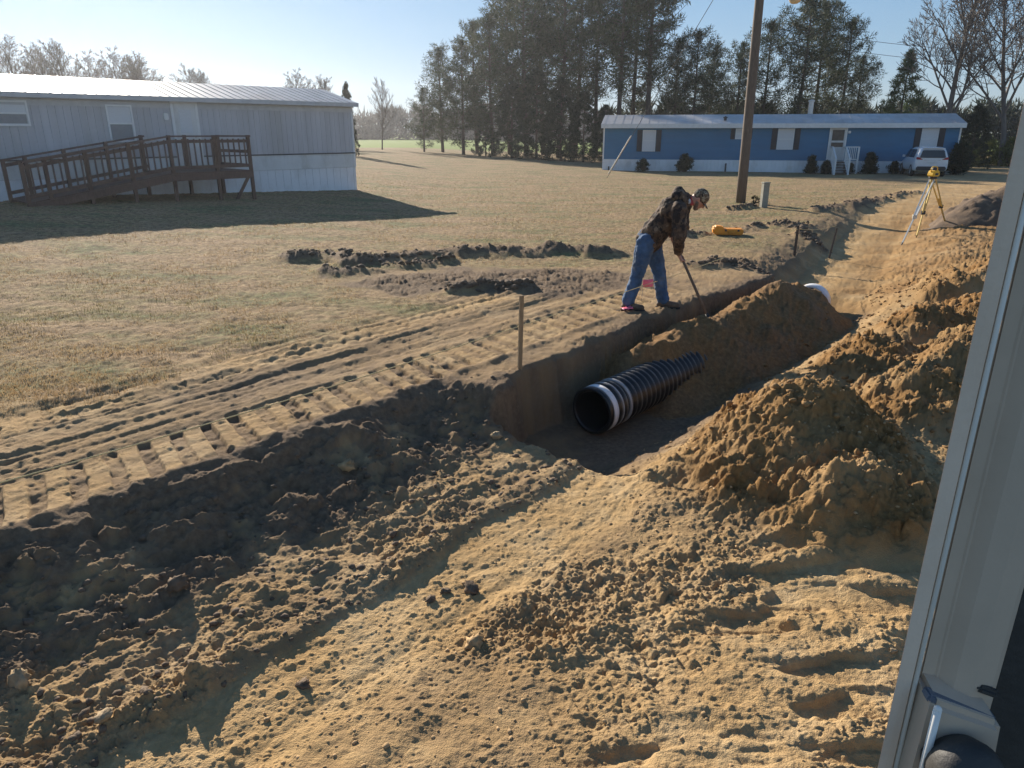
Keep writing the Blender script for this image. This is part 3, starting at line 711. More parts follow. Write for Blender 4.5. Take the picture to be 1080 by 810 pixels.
A0 = Vector((q1.x-3.9, q1.y-4.35, .42)); A1 = Vector((q1.x-.02, q1.y-.02, .43)); A2 = Vector((q2.x, q2.y, .40)); A3 = Vector((q3.x+.08, q3.y, .35))
pts = []
for p0, p1 in ((A0, A1), (A1, A2), (A2, A3)):
    for k in range(12):
        f = k/12; q = p0.lerp(p1, f); q.z -= .05*math.sin(PI*f); pts.append(q)
pts.append(A3)
mb = MB(); mb.tube(pts, .0045, 5); o = mb.build('string_line', M['string'], smooth=True)
tag(o, 'thin yellow string stretched along the trench between the stakes', 'string')
def flag(u, v, rot, lying, label):
    q = on_z(u, v, 0); z = gz(q.x, q.y)
    t = thing('marking_flag', label, 'flag', (q.x, q.y, z), rot, 'pink marking flags by the man')
    mb = MB(); top = Vector((.0, 0, .34)) if not lying else Vector((.35, .05, .06))
    mb.tube([(0, 0, -.03 if not lying else .02), top], .0022, 5); mb.build('wire_stem', M['steel'], t)
    nx, nz = 7, 5; vs, fs = [], []
    for i in range(nx):
        for k in range(nz):
            xx, zz = i*.026, k*.026
            wv = .012*math.sin(i*1.1+k*.6)
            if lying: vs.append((.08+xx*.9, zz-.05, .035+abs(wv)+.004*i*(k % 2)))
            else: vs.append((xx, wv, .22+zz))
    for i in range(nx-1):
        for k in range(nz-1):
            fs.append((i*nz+k, (i+1)*nz+k, (i+1)*nz+k+1, i*nz+k+1))
    mb = MB(); mb.add(vs, fs); o = mb.build('flag_sheet', M['pink'], t, smooth=True)
    sm = o.modifiers.new('thick', 'SOLIDIFY'); sm.thickness = .002
    return t
flag(650, 330, .3, True, 'pink marking flag lying flat behind the man\'s near boot')
flag(677, 316, .2, False, 'pink marking flag upright between the man\'s legs')

# ------------------------------------------------------------------ utility pole with guy and lamp
qb = on_z(781, 214, 0); zb = gz(qb.x, qb.y)
pole = thing('utility_pole', 'tall weathered wooden utility pole standing in the lawn', 'utility pole', (qb.x, qb.y, zb))
top = at_y(801, 0, qb.y); lean = (top.x-qb.x)/(top.z-zb)
# the pole leans slightly to the left of plumb
H = 9.2
mb = MB(); mb.tube([(0, 0, -.4), (lean*1.5, 0, 1.5), (lean*4, 0, 4), (lean*7, 0, 7), (lean*H, 0, H)], [.165, .158, .148, .13, .12], 14); mb.build('pole_shaft', M['old_wood'], pole, smooth=True)
mb = MB(); mb.bar((lean*8.3-.9, -.14, 8.3), (lean*8.3+.9, -.14, 8.3), .09, .11); mb.build('crossarm', M['old_wood'], pole)
lp = at_y(838, 3, qb.y-.3)-pole.location
mb = MB(); mb.tube([(lean*(lp.z+.1), -.1, lp.z+.12), (lp.x*.6, -.25, lp.z+.32), (lp.x-.05, -.3, lp.z+.22)], .028, 8); mb.build('lamp_arm', M['steel'], pole, smooth=True)
mb = MB(); mt = Matrix.Translation((lp.x, -.3, lp.z)); mb.lathe([(.001, .26), (.06, .25), (.09, .16), (.17, .10), (.18, .07), (.001, .07)], mt, 18); o = mb.build('lamp_head', M['steel'], pole, smooth=True)
mb = MB(); mb.lathe([(.165, .07), (.15, .02), (.09, -.02), (.001, -.03)], mt, 18); mb.build('lamp_lens', M['lamp_glass'], o, smooth=True)
ga = on_z(639, 186, -.1); ga.z = gz(ga.x, ga.y)
guy = thing('guy_wire', 'guy wire with pale guard running from the pole down before the blue home', 'wire', tuple(ga))
gt = Vector((qb.x+lean*8.6, qb.y, zb+8.6))-ga
mb = MB(); mb.tube([Vector((0, 0, -.1)), gt], .012, 6); mb.build('cable', M['wire'], guy)
mb = MB(); mb.tube([gt*.03, gt*.26], .032, 8); mb.build('guard_sleeve', M['guard'], guy)

qp = on_z(805, 219, 0); zp = gz(qp.x, qp.y)
tp = at_y(806, 192, qp.y)
post = thing('marker_post', 'short grey-green square post beside the utility pole', 'post', (qp.x, qp.y, zp), .2)
hh = tp.z-zp
mb = MB(); mb.box(-.10, .10, -.08, .08, -.1, hh-.04); mb.build('post_shaft', M['post_green'], post, bevel=.01)
mb = MB(); mb.box(-.115, .115, -.095, .095, hh-.04, hh); mb.build('post_cap', M['post_green'], post, bevel=.012)
# overhead lines far behind
for (v0, v1, lab) in ((34, 46, 'upper thin power line crossing the sky between the pines and bare trees'), (47, 60, 'lower thin power line crossing the sky between the pines and bare trees')):
    p0, p1 = at_y(850, v0, 84), at_y(1200, v1+6, 84)
    pts = [p0.lerp(p1, k/16)-Vector((0, 0, .9*math.sin(PI*k/16))) for k in range(17)]
    mb = MB(); mb.tube(pts, .022, 5); tag(mb.build('power_line', M['wire']), lab, 'power line', 'power lines')

# ------------------------------------------------------------------ orange case
q = on_z(768, 247, .02); z = gz(q.x, q.y)
case = thing('instrument_case', 'bright orange plastic case lying open on the grass', 'case', (q.x, q.y, z), -.15)
mb = MB(); mb.prism([(-.30, -.16, .0), (.30, -.16, .0), (.33, -.16, .10), (.30, -.16, .135), (-.28, -.16, .135), (-.33, -.16, .10)], (0, -.16, 0), (0, .16, 0)); mb.build('case_shell', M['orange'], case, bevel=.02, smooth=False)
mb = MB(); mb.prism([(-.36, -.19, .02), (-.13, -.19, .02), (-.12, -.19, .17), (-.17, -.19, .20), (-.33, -.19, .20), (-.38, -.19, .15)], (0, -.19, 0), (0, .10, 0)); mb.build('case_lid', M['orange'], case, bevel=.025)
mb = MB(); mb.tube([(-.02, -.165, .07), (-.02, -.21, .07), (.12, -.21, .07), (.12, -.165, .07)], .012, 8); mb.build('handle', M['orange'], case, smooth=True)
for dx in (-.08, .2):
    mb = MB(); mb.box(dx-.02, dx+.02, -.175, -.158, .085, .125); mb.build('latch', M['dark_trim'], case)

# ------------------------------------------------------------------ tripod and level
th = at_y(984, 187, 18.0)
feet = [on_z(953, 244, .0), on_z(968, 241, .0), on_z(999, 234, .0)]
hc = Vector((th.x, th.y, th.z))
tri = thing('survey_tripod', 'yellow survey tripod standing on the dirt', 'tripod', (hc.x, hc.y, gz(hc.x, hc.y)))
o3 = tri.location.copy()
for i, f in enumerate(feet):
    f.z = gz(f.x, f.y)-.02
    topp = hc + (f-hc).normalized()*.05; d = f-topp
    out = Vector((d.x, d.y, 0)).normalized(); sd_ = Vector((-out.y, out.x, 0))
    mid = topp+d*.56
    mb = MB()
    for k in (-1, 1):
        mb.bar(topp+sd_*k*.055-o3, mid+sd_*k*.028-o3, .026, .03)
    mb.bar(topp+sd_*.06-o3, topp-sd_*.06-o3, .03, .03)
    lg = mb.build('leg', M['tripod_yellow'] if i else M['alu'], tri)
    mb = MB(); mb.bar(topp+d*.40-o3, topp+d*.97-o3, .034, .024); mb.build('lower_leg', M['alu'] if i == 0 else M['tripod_yellow'], lg)
    mb = MB(); mb.box(-.05, .05, -.025, .025, -.045, .045, Matrix.Translation(mid-o3)); mb.build('clamp', M['dark_trim'] if i else M['alu'], lg, bevel=.006)
    mb = MB(); mb.tube([topp+d*.95-o3, topp+d*1.0-o3], [.024, .006], 8); mb.build('foot_point', M['dark_steel'], lg)
mb = MB(); mb.lathe([(.001, -.035), (.085, -.035), (.095, 0), (.085, .02), (.001, .02)], Matrix.Translation(hc-o3), 20); mb.build('head_plate', M['dark_trim'], tri)
lev = thing('laser_level', 'yellow rotating laser level mounted on top of the tripod', 'laser level', (hc.x, hc.y, hc.z+.022), .4)
mb = MB(); mb.prism([(-.11, -.085, 0), (.11, -.085, 0), (.12, -.085, .05), (.085, -.085, .14), (-.085, -.085, .14), (-.12, -.085, .05)], (0, -.085, 0), (0, .085, 0)); mb.build('level_body', M['yellow'], lev, bevel=.015)
mb = MB(); mb.lathe([(.055, .14), (.055, .19), (.045, .205), (.001, .205)], Matrix.Identity(4), 18); mb.build('rotor_housing', M['dark_trim'], lev, smooth=True)
mb = MB(); mb.tube([(-.10, 0, .10), (-.105, 0, .19), (-.06, 0, .225), (.06, 0, .225), (.105, 0, .19), (.10, 0, .10)], .013, 8); mb.build('carry_handle', M['yellow'], lev, smooth=True)
mb = MB(); mb.box(-.05, .05, -.092, -.084, .03, .08); mb.build('control_panel', M['dark_trim'], lev)

# ------------------------------------------------------------------ far dirt heap
hp = on_z(1018, 240, 0)
nu, nv_ = 70, 70
uu, vv = np.meshgrid(np.linspace(-1, 1, nu), np.linspace(-1, 1, nv_), indexing='ij')
hx, hy = uu*2.5, vv*1.6
prof = np.clip(1-1.3*np.hypot(uu, vv)*(1+.18*fbm(hx, hy, .9, 3, 401)), -.6, 1)
hz_ = 1.05*np.sign(prof)*np.abs(prof)**.85 + .10*fbm(hx+9, hy, .6, 4, 402)*np.clip(prof*3, 0, 1) + .8*clods(hx, hy, .22, 403, .5)*np.clip(prof*4, 0, 1) + .5*clods(hx, hy, .09, 404, .6)*np.clip(prof*4, 0, 1)
ii = np.arange(nu*nv_).reshape(nu, nv_)
Fh = np.stack([ii[:-1, :-1], ii[1:, :-1], ii[1:, 1:], ii[:-1, 1:]], -1).reshape(-1, 4)
m, n, b = newmat('dark_heap_soil'); v = coords(n)
f = noise(n, v, 5, 8, .65)
n.links.new(ramp(n, f, [(.3, (.075, .052, .036)), (.55, (.14, .095, .06)), (.75, (.26, .175, .10))]), b.inputs['Base Color']); b.inputs['Roughness'].default_value = .95
bump(n, b, noise(n, v, 40, 6, .7), .7, .02)
heap = np_mesh('dirt_heap', np.stack([hx.ravel(), hy.ravel(), hz_.ravel()], -1), Fh, m, smooth=True)
hX = x_at(1062, hp.y+1.2); heap.location = (hX, hp.y+1.2, gz(hX, hp.y+1.2)-.02)
tag(heap, 'dark heap of dug topsoil behind the tripod', 'dirt heap')

# ------------------------------------------------------------------ mobile homes
def home_frame(pa, pb):
    """local x along the front wall from pa to pb, y into the house"""
    d = Vector((pb[0]-pa[0], pb[1]-pa[1], 0)); return math.atan2(d.y, d.x), d.length
def wall_px(org, rz, u, v):
    nrm = Vector((-math.sin(rz), math.cos(rz), 0)); d = ray(u, v); c = Vector((0, 0, CH))
    k = (Vector(org)-c).dot(nrm)/d.dot(nrm); p = c+d*k - Vector(org)
    return p.x*math.cos(rz)+p.y*math.sin(rz), p.z
def vrib(x0, x1, z0, z1, y, pitch=.2, dep=.012):
    """vertical-groove sheet, outward = -y"""
    mb = MB(); xs = [x0]; x = x0
    pr = [(x0, 0)]
    while x < x1-pitch:
        x += pitch; pr += [(x-.03, 0), (x-.018, dep), (x-.008, dep), (x, 0)]
    pr.append((x1, 0))
    for (a, da), (b_, db) in zip(pr, pr[1:]):
        mb.add([(a, y+da, z0), (b_, y+db, z0), (b_, y+db, z1), (a, y+da, z1)], [(0, 1, 2, 3)])
    return mb
def hlap(x0, x1, z0, z1, y, pitch=.11, dep=.014):
    mb = MB(); z = z0
    while z < z1-1e-4:
        zt = min(z+pitch, z1)
        mb.add([(x0, y-dep, z), (x1, y-dep, z), (x1, y, zt), (x0, y, zt), (x0, y, z), (x1, y, z)], [(0, 1, 2, 3), (4, 5, 1, 0)])
        z = zt
    return mb
def window(parent, x0, x1, z0, z1, y, pane_m, frame_m=None, bars=(.5,), fw=.05, lean=0):
    frame_m = frame_m or M['trim']
    mb = MB()
    mb.box(x0-fw, x0, y-.045, y+.02, z0-fw, z1+fw); mb.box(x1, x1+fw, y-.045, y+.02, z0-fw, z1+fw)
    mb.box(x0, x1, y-.045, y+.02, z0-fw, z0); mb.box(x0, x1, y-.045, y+.02, z1, z1+fw)
    f = mb.build('window', frame_m, parent)
    mb = MB(); mb.box(x0, x1, y-.012, y+.015, z0, z1); mb.build('pane', pane_m, f)
    if bars:
        mb = MB()
        for k in bars: mb.box(x0, x1, y-.032, y-.010, z0+(z1-z0)*k-.02, z0+(z1-z0)*k+.02)
        mb.build('sash_bar', frame_m, f)
    return f
def insect_screen(win, x0, x1, z0, z1):
    mb = MB(); mb.box(x0+.015, x1-.015, -.022, -.019, z0+.015, z0+(z1-z0)*.5-.025); mb.build('insect_screen', M['screen'], win)
def gable_roof(mb, x0, x1, y0, y1, ze, zr, th=.06, ribs=.6):
    """shallow gable roof running along x, one closed solid"""
    ym = (y0+y1)/2
    mb.prism([(x0, y0, ze), (x0, y0, ze+th), (x0, ym, zr+th), (x0, y1, ze+th), (x0, y1, ze), (x0, ym, zr)], (x0, 0, 0), (x1, 0, 0))
    x = x0+ribs*.4
    while x < x1-.1:
        for ya, yb in ((y0, ym), (y1, ym)):
            mb.bar((x, ya, ze+th+.004), (x, yb, zr+th+.004), .035, .02)
        x += ribs
    return mb

# --- grey home on the left: the wall runs away to the right
pR = Vector((-6.05, 29.0, 0)); pL0 = Vector((-14.2, 20.4, 0))
dirL = (pR-pL0).normalized(); pL = pR-dirL*19.0
rzL, lenL = home_frame(pL, pR)
zR = gz(pR.x+.3, pR.y-.4); 
gh = thing('mobile_home', 'long grey mobile home with pale metal roof and white skirting', 'mobile home', (pL.x, pL.y, zR), rzL)
W, DEP = lenL, 4.2
HE = 3.14
def gl_(u, v): return wall_px(gh.location, rzL, u, v)
z_sk = gl_(372, 176)[1]; z_bd = gl_(372, 161)[1]
mb = MB(); mb.box(0, W, .02, DEP, .3, HE); mb.build('wall_core', M['grey_siding'], gh)
vrib(0, W, z_bd, HE-.02, 0).build('ribbed_siding', M['grey_siding'], gh, fix=False)
hlap(0, W, z_sk, z_bd-.03, -.002).build('lap_band', M['white_siding'], gh, fix=False)
mb = MB(); mb.box(0, W, -.03, .015, z_bd-.028, z_bd+.012); mb.build('band_trim', M['dark_trim'], gh)
vrib(0, W, -.25, z_sk-.01, .012, .3, .008).build('skirting', M['skirting'], gh, fix=False)
mb = MB(); mb.box(.0, W, .03, DEP-.02, -.3, .29); mb.build('skirting_core', M['skirting'], gh)
mb = MB(); mb.box(W-.07, W+.012, -.022, .06, z_sk, HE); mb.build('corner_trim', M['trim'], gh)
mb = MB(); gable_roof(mb, -.2, W+.16, -.18, DEP+.18, HE, HE+.56, .05, .30); mb.build('roof', M['roof_metal'], gh)
mb = MB(); mb.box(-.2, W+.16, -.235, -.183, HE-.09, HE+.045); mb.build('gutter', M['gutter'], gh)
mb = MB(); mb.prism([(W, .0, HE-.01), (W, DEP/2, HE+.54), (W, DEP, HE-.01)], (0, 0, 0), (.03, 0, 0)); mb.build('gable_end', M['grey_siding'], gh)
mb = MB(); mb.box(0, W, -.028, -.002, HE-.28, HE-.10); mb.build('frieze_board', M['gutter'], gh)
def wrect(f, tl, br):
    x0, z1 = f(*tl); x1, z0 = f(*br); return x0, x1, z0, z1
x0, x1, z0, z1 = wrect(gl_, (-14, 107), (30, 131)); insect_screen(window(gh, x0, x1, z0, z1, -.005, M['blind'], M['trim']), x0, x1, z0, z1)
x0, x1, z0, z1 = wrect(gl_, (112, 112), (142, 148)); insect_screen(window(gh, x0, x1, z0, z1, -.005, M['blind'], M['trim']), x0, x1, z0, z1)
# door with a window in it
x0, z1 = gl_(181, 109); x1, z0 = gl_(212, 166)
dz0 = z_bd-.35
mb = MB(); mb.box(x0, x1, -.035, -.002, dz0, z1); dr = mb.build('door', M['white_siding'], gh)
mb = MB(); mb.box(x0+.16, x1-.16, -.047, -.037, dz0+1.05, z1-.18); mb.build('door_window', M['blind'], dr)
mb = MB()
mb.box(x0-.08, x0, -.05, 0, dz0, z1+.08); mb.box(x1, x1+.08, -.05, 0, dz0, z1+.08); mb.box(x0, x1, -.05, 0, z1, z1+.08); mb.build('door_frame', M['trim'], dr)
mb = MB(); mb.sphere((x1-.1, -.075, dz0+.95), .035); mb.build('handle', M['steel'], dr, smooth=True)
mb = MB(); lx, lz = gl_(174, 123); mb.box(lx-.07, lx+.07, -.12, -.002, lz-.1, lz+.1); mb.build('porch_light', M['trim'], gh, bevel=.02)

# --- wooden access ramp in front of it
rp_ = thing('wheelchair_ramp', 'dark brown wooden access ramp and landing before the grey mobile home', 'ramp', (pL.x, pL.y, zR), rzL)
YF, YB = -2.4, -.25
def rpx(u, v):
    rz = rzL; nrm = Vector((-math.sin(rz), math.cos(rz), 0)); org = Vector(gh.location)+nrm*YF
    return wall_px(org, rz, u, v)
xa, za = rpx(22, 171); xb, zb_ = rpx(178, 143); xc, zc = rpx(262, 145)
xg, zg_ = rpx(18, 209)
zdeck = zb_-1.02; zlow = za-1.0
def zramp(x): return zlow+(zdeck-zlow)*min(1, max(0, (x-xa)/(xb-xa)))
mb = MB()
k = xa
while k < xb:
    k2 = min(k+.14, xb)
    for_ = [(k, YF, zramp(k)), (k2-.01, YF, zramp(k2)), (k2-.01, YB-.3, zramp(k2)), (k, YB-.3, zramp(k))]
    mb.prism([Vector(p)-Vector((0, 0, .035)) for p in for_], (0, 0, 0), (0, 0, .035)); k = k2
mb.build('ramp_deck', M['brown_wood'], rp_)
mb = MB(); k = xb+.01
while k < xc: mb.box(k, min(k+.13, xc), YF, YB, zdeck-.035, zdeck); k += .14
mb.build('landing_deck', M['brown_wood'], rp_)
mb = MB()
for y in (YF-.02, YB-.32):
    mb.bar((xa, y, zramp(xa)-.13), (xb, y, zdeck-.13), .04, .19); mb.bar((xb, y, zdeck-.135), (xc, y, zdeck-.135), .042, .19)
mb.bar((xc+.02, YF, zdeck-.13), (xc+.02, YB, zdeck-.13), .04, .19)
mb.build('side_joists', M['brown_wood'], rp_)
for (xA, xB, yy, nm) in ((xa, xb, YF, 1), (xb, xc, YF, 1), (xa, xb, YB-.3, 0)):
    zA, zB = zramp(xA), zramp(xB)
    mb = MB(); mb.bar((xA, yy, zA+1.0), (xB, yy, zB+1.0), .14, .045); mb.bar((xA, yy+.012, zA+.86), (xB, yy+.012, zB+.86), .035, .09); mb.bar((xA, yy, zA+.14), (xB, yy, zB+.14), .035, .09)
    mb.build('rail', M['brown_wood'], rp_)
    nb = max(2, int((xB-xA)/.17)); 
    for i in range(1, nb):
        x = xA+(xB-xA)*i/nb; z = zA+(zB-zA)*i/nb
        if nm and i % 1 == 0:
            mb = MB(); mb.bar((x, yy-.02, z+.10), (x, yy-.02, z+.93), .036, .036); mb.build('baluster', M['brown_wood'], rp_)
mb = MB(); mb.bar((xc, YF, zdeck+1.0), (xc, YB, zdeck+1.0), .14, .045); mb.bar((xc, YF, zdeck+.14), (xc, YB, zdeck+.14), .035, .09); mb.bar((xc, YF, zdeck+.55), (xc, YB, zdeck+.55), .035, .09); mb.build('rail', M['brown_wood'], rp_)
for x in (xa, xa+(xb-xa)*.14, xa+(xb-xa)*.4, xa+(xb-xa)*.7, xb, xb+(xc-xb)*.55, xc):
    for y in ((YF+.055, YB-.38) if x < xb else (YF+.055, YB-.07)):
        mb = MB(); mb.box(x-.045, x+.045, y-.045, y+.045, -.4, zramp(x)+1.03); mb.build('post', M['brown_wood'], rp_)
mb = MB(); mb.bar((xc-.7, YF+.06, -.02), (xc-.05, YF+.06, zdeck-.1), .04, .09); mb.build('brace', M['brown_wood'], rp_)

# --- blue home in the distance
q0 = Vector((x_at(635, 53.5, -.3), 53.5, 0)); q1_ = Vector((x_at(1005, 48.5, -.3), 48.5, 0))
rzB, WB = home_frame(q0, q1_)
zB0 = at_y(635, 180, 53.5).z; zB1 = at_y(1016, 185.5, 48.5).z; zBase = (zB0+zB1)/2
bh = thing('mobile_home', 'long blue mobile home with dark shutters and pale roof', 'mobile home', (q0.x, q0.y, zBase), rzB)
def bp(u, v): return wall_px(bh.location, rzB, u, v)
HB = bp(820, 131)[1]; zs = bp(820, 169)[1]; DB = 4.2
mb = MB(); mb.box(0, WB, .02, DB, .2, HB); mb.build('wall_core', M['blue_siding'], bh)
hlap(0, WB, zs, HB-.02, 0, .13, .016).build('lap_siding', M['blue_siding'], bh, fix=False)
vrib(0, WB, -.3, zs-.01, -.01, .25, .02).build('skirting', M['skirting'], bh, fix=False)
mb = MB(); mb.box(0, WB, .03, DB, -.4, .19); mb.build('skirting_core', M['skirting'], bh)
for xq in (-.01, WB-.09):
    mb = MB(); mb.box(xq, xq+.10, -.03, .05, zs, HB); mb.build('corner_trim', M['trim'], bh)
mb = MB(); gable_roof(mb, -.15, WB+.15, -.3, DB+.3, HB, HB+.62, .05, .6); mb.build('roof', M['roof_metal'], bh)
mb = MB(); mb.box(-.15, WB+.15, -.345, -.303, HB-.24, HB+.045); mb.box(-.15, WB+.15, -.30, -.03, HB-.24, HB-.215); mb.build('fascia', M['trim'], bh)
mb = MB(); mb.prism([(WB, 0, HB-.01), (WB, DB/2, HB+.6), (WB, DB, HB-.01)], (0, 0, 0), (.03, 0, 0)); mb.build('gable_end', M['blue_siding'], bh)
def bwin(u0, v0, u1, v1, sw=.35):
    x0, z1 = bp(u0, v0); x1, z0 = bp(u1, v1); z1 = min(z1, HB-.32)
    xm = (x0+x1)/2; hw = (x1-x0)/2
    window(bh, xm-hw, xm+hw, z0, z1, -.02, M['blind'])
    for s in (-1, 1):
        xs = xm+s*(hw+.05+sw/2+.03)
        mb = MB(); mb.box(xs-sw/2, xs+sw/2, -.06, -.018, z0-.05, z1+.06); sh = mb.build('shutter', M['shutter'], bh)
        mb = MB(); k = z0+.03
        while k < z1-.05: mb.box(xs-sw/2+.05, xs+sw/2-.05, -.072, -.062, k, k+.04); k += .075
        mb.build('louvres', M['shutter'], sh)
bwin(679, 138, 690, 159); bwin(777, 136, 787, 146, .28); bwin(822, 135, 835, 157); bwin(974, 134, 986, 157)
# door
x0, z1 = bp(877, 135); x1, z0 = bp(889, 163); z1 = min(z1, HB-.26); z0 = zs+.02
mb = MB(); mb.box(x0, x1, -.05, -.018, z0, z1); dr = mb.build('door', M['white_siding'], bh)
mb = MB(); mb.box(x0+.1, x1-.1, -.06, -.052, z0+(z1-z0)*.62, z1-.1); mb.box(x0+.1, x1-.1, -.06, -.052, z0+(z1-z0)*.42, z0+(z1-z0)*.56); mb.build('door_screen', M['dark_opening'], dr)
mb = MB(); mb.box(x0-.08, x0, -.075, -.016, z0, z1+.07); mb.box(x1, x1+.08, -.075, -.016, z0, z1+.07); mb.box(x0, x1, -.075, -.016, z1, z1+.07); mb.build('door_frame', M['trim'], dr)
mb = MB(); mb.tube([(x1-.07, -.06, z0+.95), (x1-.07, -.1, z0+.95), (x1-.07, -.1, z0+1.1), (x1-.07, -.06, z0+1.1)], .012, 6); mb.build('handle', M['steel'], dr)
lx, lz = bp(896, 138); mb = MB(); mb.box(lx-.08, lx+.08, -.15, -.018, lz-.16, lz); mb.build('porch_light', M['trim'], bh, bevel=.02)
vx, _ = bp(765, 130)
mb = MB(); mb.tube([(vx, .55, HB+.05), (vx, .55, HB+.42)], .10, 10); mb.lathe([(.001, .54), (.16, .46), (.16, .42), (.001, .40)], Matrix.Translation((vx, .55, HB)), 12); mb.build('roof_vent', M['dark_trim'], bh)
vx, _ = bp(861, 120); mb = MB(); mb.tube([(vx, DB*.62, HB+.3), (vx, DB*.62, HB+1.5)], .17, 12); mb.lathe([(.001, 1.62), (.22, 1.55), (.22, 1.48), (.001, 1.48)], Matrix.Translation((vx, DB*.62, HB)), 12); mb.build('flue_pipe', M['steel'], bh)
for u in (765, 642): 
    vx, _ = bp(u, 178); mb = MB(); mb.tube([(vx, -.08, -.2), (vx, -.08, .62 if u == 765 else .35)], .05, 8); mb.build('standpipe', M['dark_trim'], bh)
# steps
sx0, _ = bp(873, 180); sx1, _ = bp(887, 180)
stp = thing('porch_steps', 'white wooden porch steps with railings at the blue home\'s door', 'steps', (q0.x, q0.y, zBase), rzB)
nS = 5; zt = zs-.05; run = .28
for i in range(nS):
    z = zt*(i+1)/nS; y = -.75-(nS-i)*run+.0
    mb = MB(); mb.box(sx0+.05, sx1-.05, y, y+run+.03, z-.045, z); mb.build('tread', M['old_wood'], stp)
mb = MB(); mb.box(sx0, sx1+.05, -.75, -.06, zt-.05, zt); mb.build('landing', M['old_wood'], stp)
for x in (sx0, sx1):
    mb = MB(); mb.bar((x, -.75, zt-.12), (x, -.75-nS*run, 0.0), .05, .22); mb.build('stringer', M['trim'], stp)
    mb = MB(); mb.box(x-.05, x+.05, -.80, -.70, -.3, zt+.95); mb.build('post', M['trim'], stp)
    mb = MB(); mb.box(x-.05, x+.05, -.85-nS*run, -.75-nS*run, -.3, 1.05); mb.build('post', M['trim'], stp)
    mb = MB(); mb.bar((x, -.70, zt+.93), (x, -.85-nS*run, 1.03), .09, .05); mb.build('hand_rail', M['trim'], stp)
    mb = MB(); mb.bar((x, -.75, zt+.93), (x, -.06, zt+.93), .09, .05); mb.build('hand_rail', M['trim'], stp)
    for k in range(1, 5):
        f = k/5; y = -.8-f*nS*run; mb = MB(); mb.box(x-.02, x+.02, y-.02, y+.02, zt*(1-f)+.05, (zt+.93)*(1-f)+1.03*f); mb.build('baluster', M['trim'], stp)
# side rail panel running to the right of the landing
mb = MB(); xr = sx1+.75
mb.bar((sx1+.02, -.78, zt+.93), (xr, -.78, zt+.93), .06, .07); mb.bar((sx1+.02, -.78, zt+.15), (xr, -.78, zt+.15), .06, .07); mb.box(xr-.05, xr+.05, -.83, -.73, -.3, zt+.95); mb.build('rail_panel', M['trim'], stp)
for k in range(1, 6):
    x = sx1+.05+(xr-sx1-.1)*k/6; mb = MB(); mb.box(x-.022, x+.022, -.80, -.76, zt+.15, zt+.92); mb.build('baluster', M['trim'], stp)

# ------------------------------------------------------------------ white car
cq = on_z(989, 187.5, -.27); zc = gz(cq.x, cq.y+1)
car = thing('parked_car', 'white family suv parked rear-on beside the blue mobile home', 'car', (cq.x, cq.y+.9, zc), R(-17))
CL, CW = 4.75, 1.88          # local +y forward, rear at y=0
def loft(rings, cap=True):
    mb = MB(); n_ = len(rings[0]); vs = [p for r_ in rings for p in r_]; fs = []
    for i in range(len(rings)-1):
        for k in range(n_):
            q = (k+1) % n_; fs.append((i*n_+k, i*n_+q, (i+1)*n_+q, (i+1)*n_+k))
    if cap: fs += [tuple(range(n_))[::-1], tuple(range((len(rings)-1)*n_, len(rings)*n_))]
    return mb.add(vs, fs)
def ring(y, hw_low, hw_belt, z0, zb, hw_top, zt):
    h = [(hw_low*.9, z0), (hw_low, z0+.10), (hw_belt*1.01, (z0+zb)*.55), (hw_belt, zb), (hw_top+.03, zt-.10), (hw_top-.06, zt-.015), (hw_top*.4, zt)]
    return [Vector((x, y, z)) for x, z in h] + [Vector((-x, y, z)) for x, z in h[::-1]]
rs = [ring(.02, .80, .82, .42, .98, .62, 1.30), ring(.12, .90, .90, .30, 1.04, .66, 1.62), ring(.45, .93, .93, .26, 1.05, .70, 1.71), ring(1.4, .94, .94, .26, 1.04, .72, 1.74), ring(2.6, .94, .94, .26, 1.02, .70, 1.70),
      ring(3.15, .94, .93, .26, 1.0, .66, 1.45), ring(3.55, .93, .92, .26, .98, .70, 1.08), ring(4.3, .91, .88, .28, .86, .66, .93), ring(4.65, .84, .80, .34, .74, .6, .80), ring(4.75, .74, .72, .42, .66, .5, .70)]
o = loft(rs).build('body', M['car_paint'], car, smooth=True)
ms_ = o.modifiers.new('sub', 'SUBSURF'); ms_.levels = 2; ms_.render_levels = 2
mb = MB(); mb.add([(-.70, -.035, 1.10), (.70, -.035, 1.10), (.58, .04, 1.53), (-.58, .04, 1.53), (-.70, .2, 1.08), (.70, .2, 1.08), (.58, .3, 1.55), (-.58, .3, 1.55)], [(0, 1, 2, 3), (7, 6, 5, 4), (0, 4, 5, 1), (1, 5, 6, 2), (2, 6, 7, 3), (3, 7, 4, 0)])
mb.build('rear_window', M['car_glass'], car, bevel=.03)
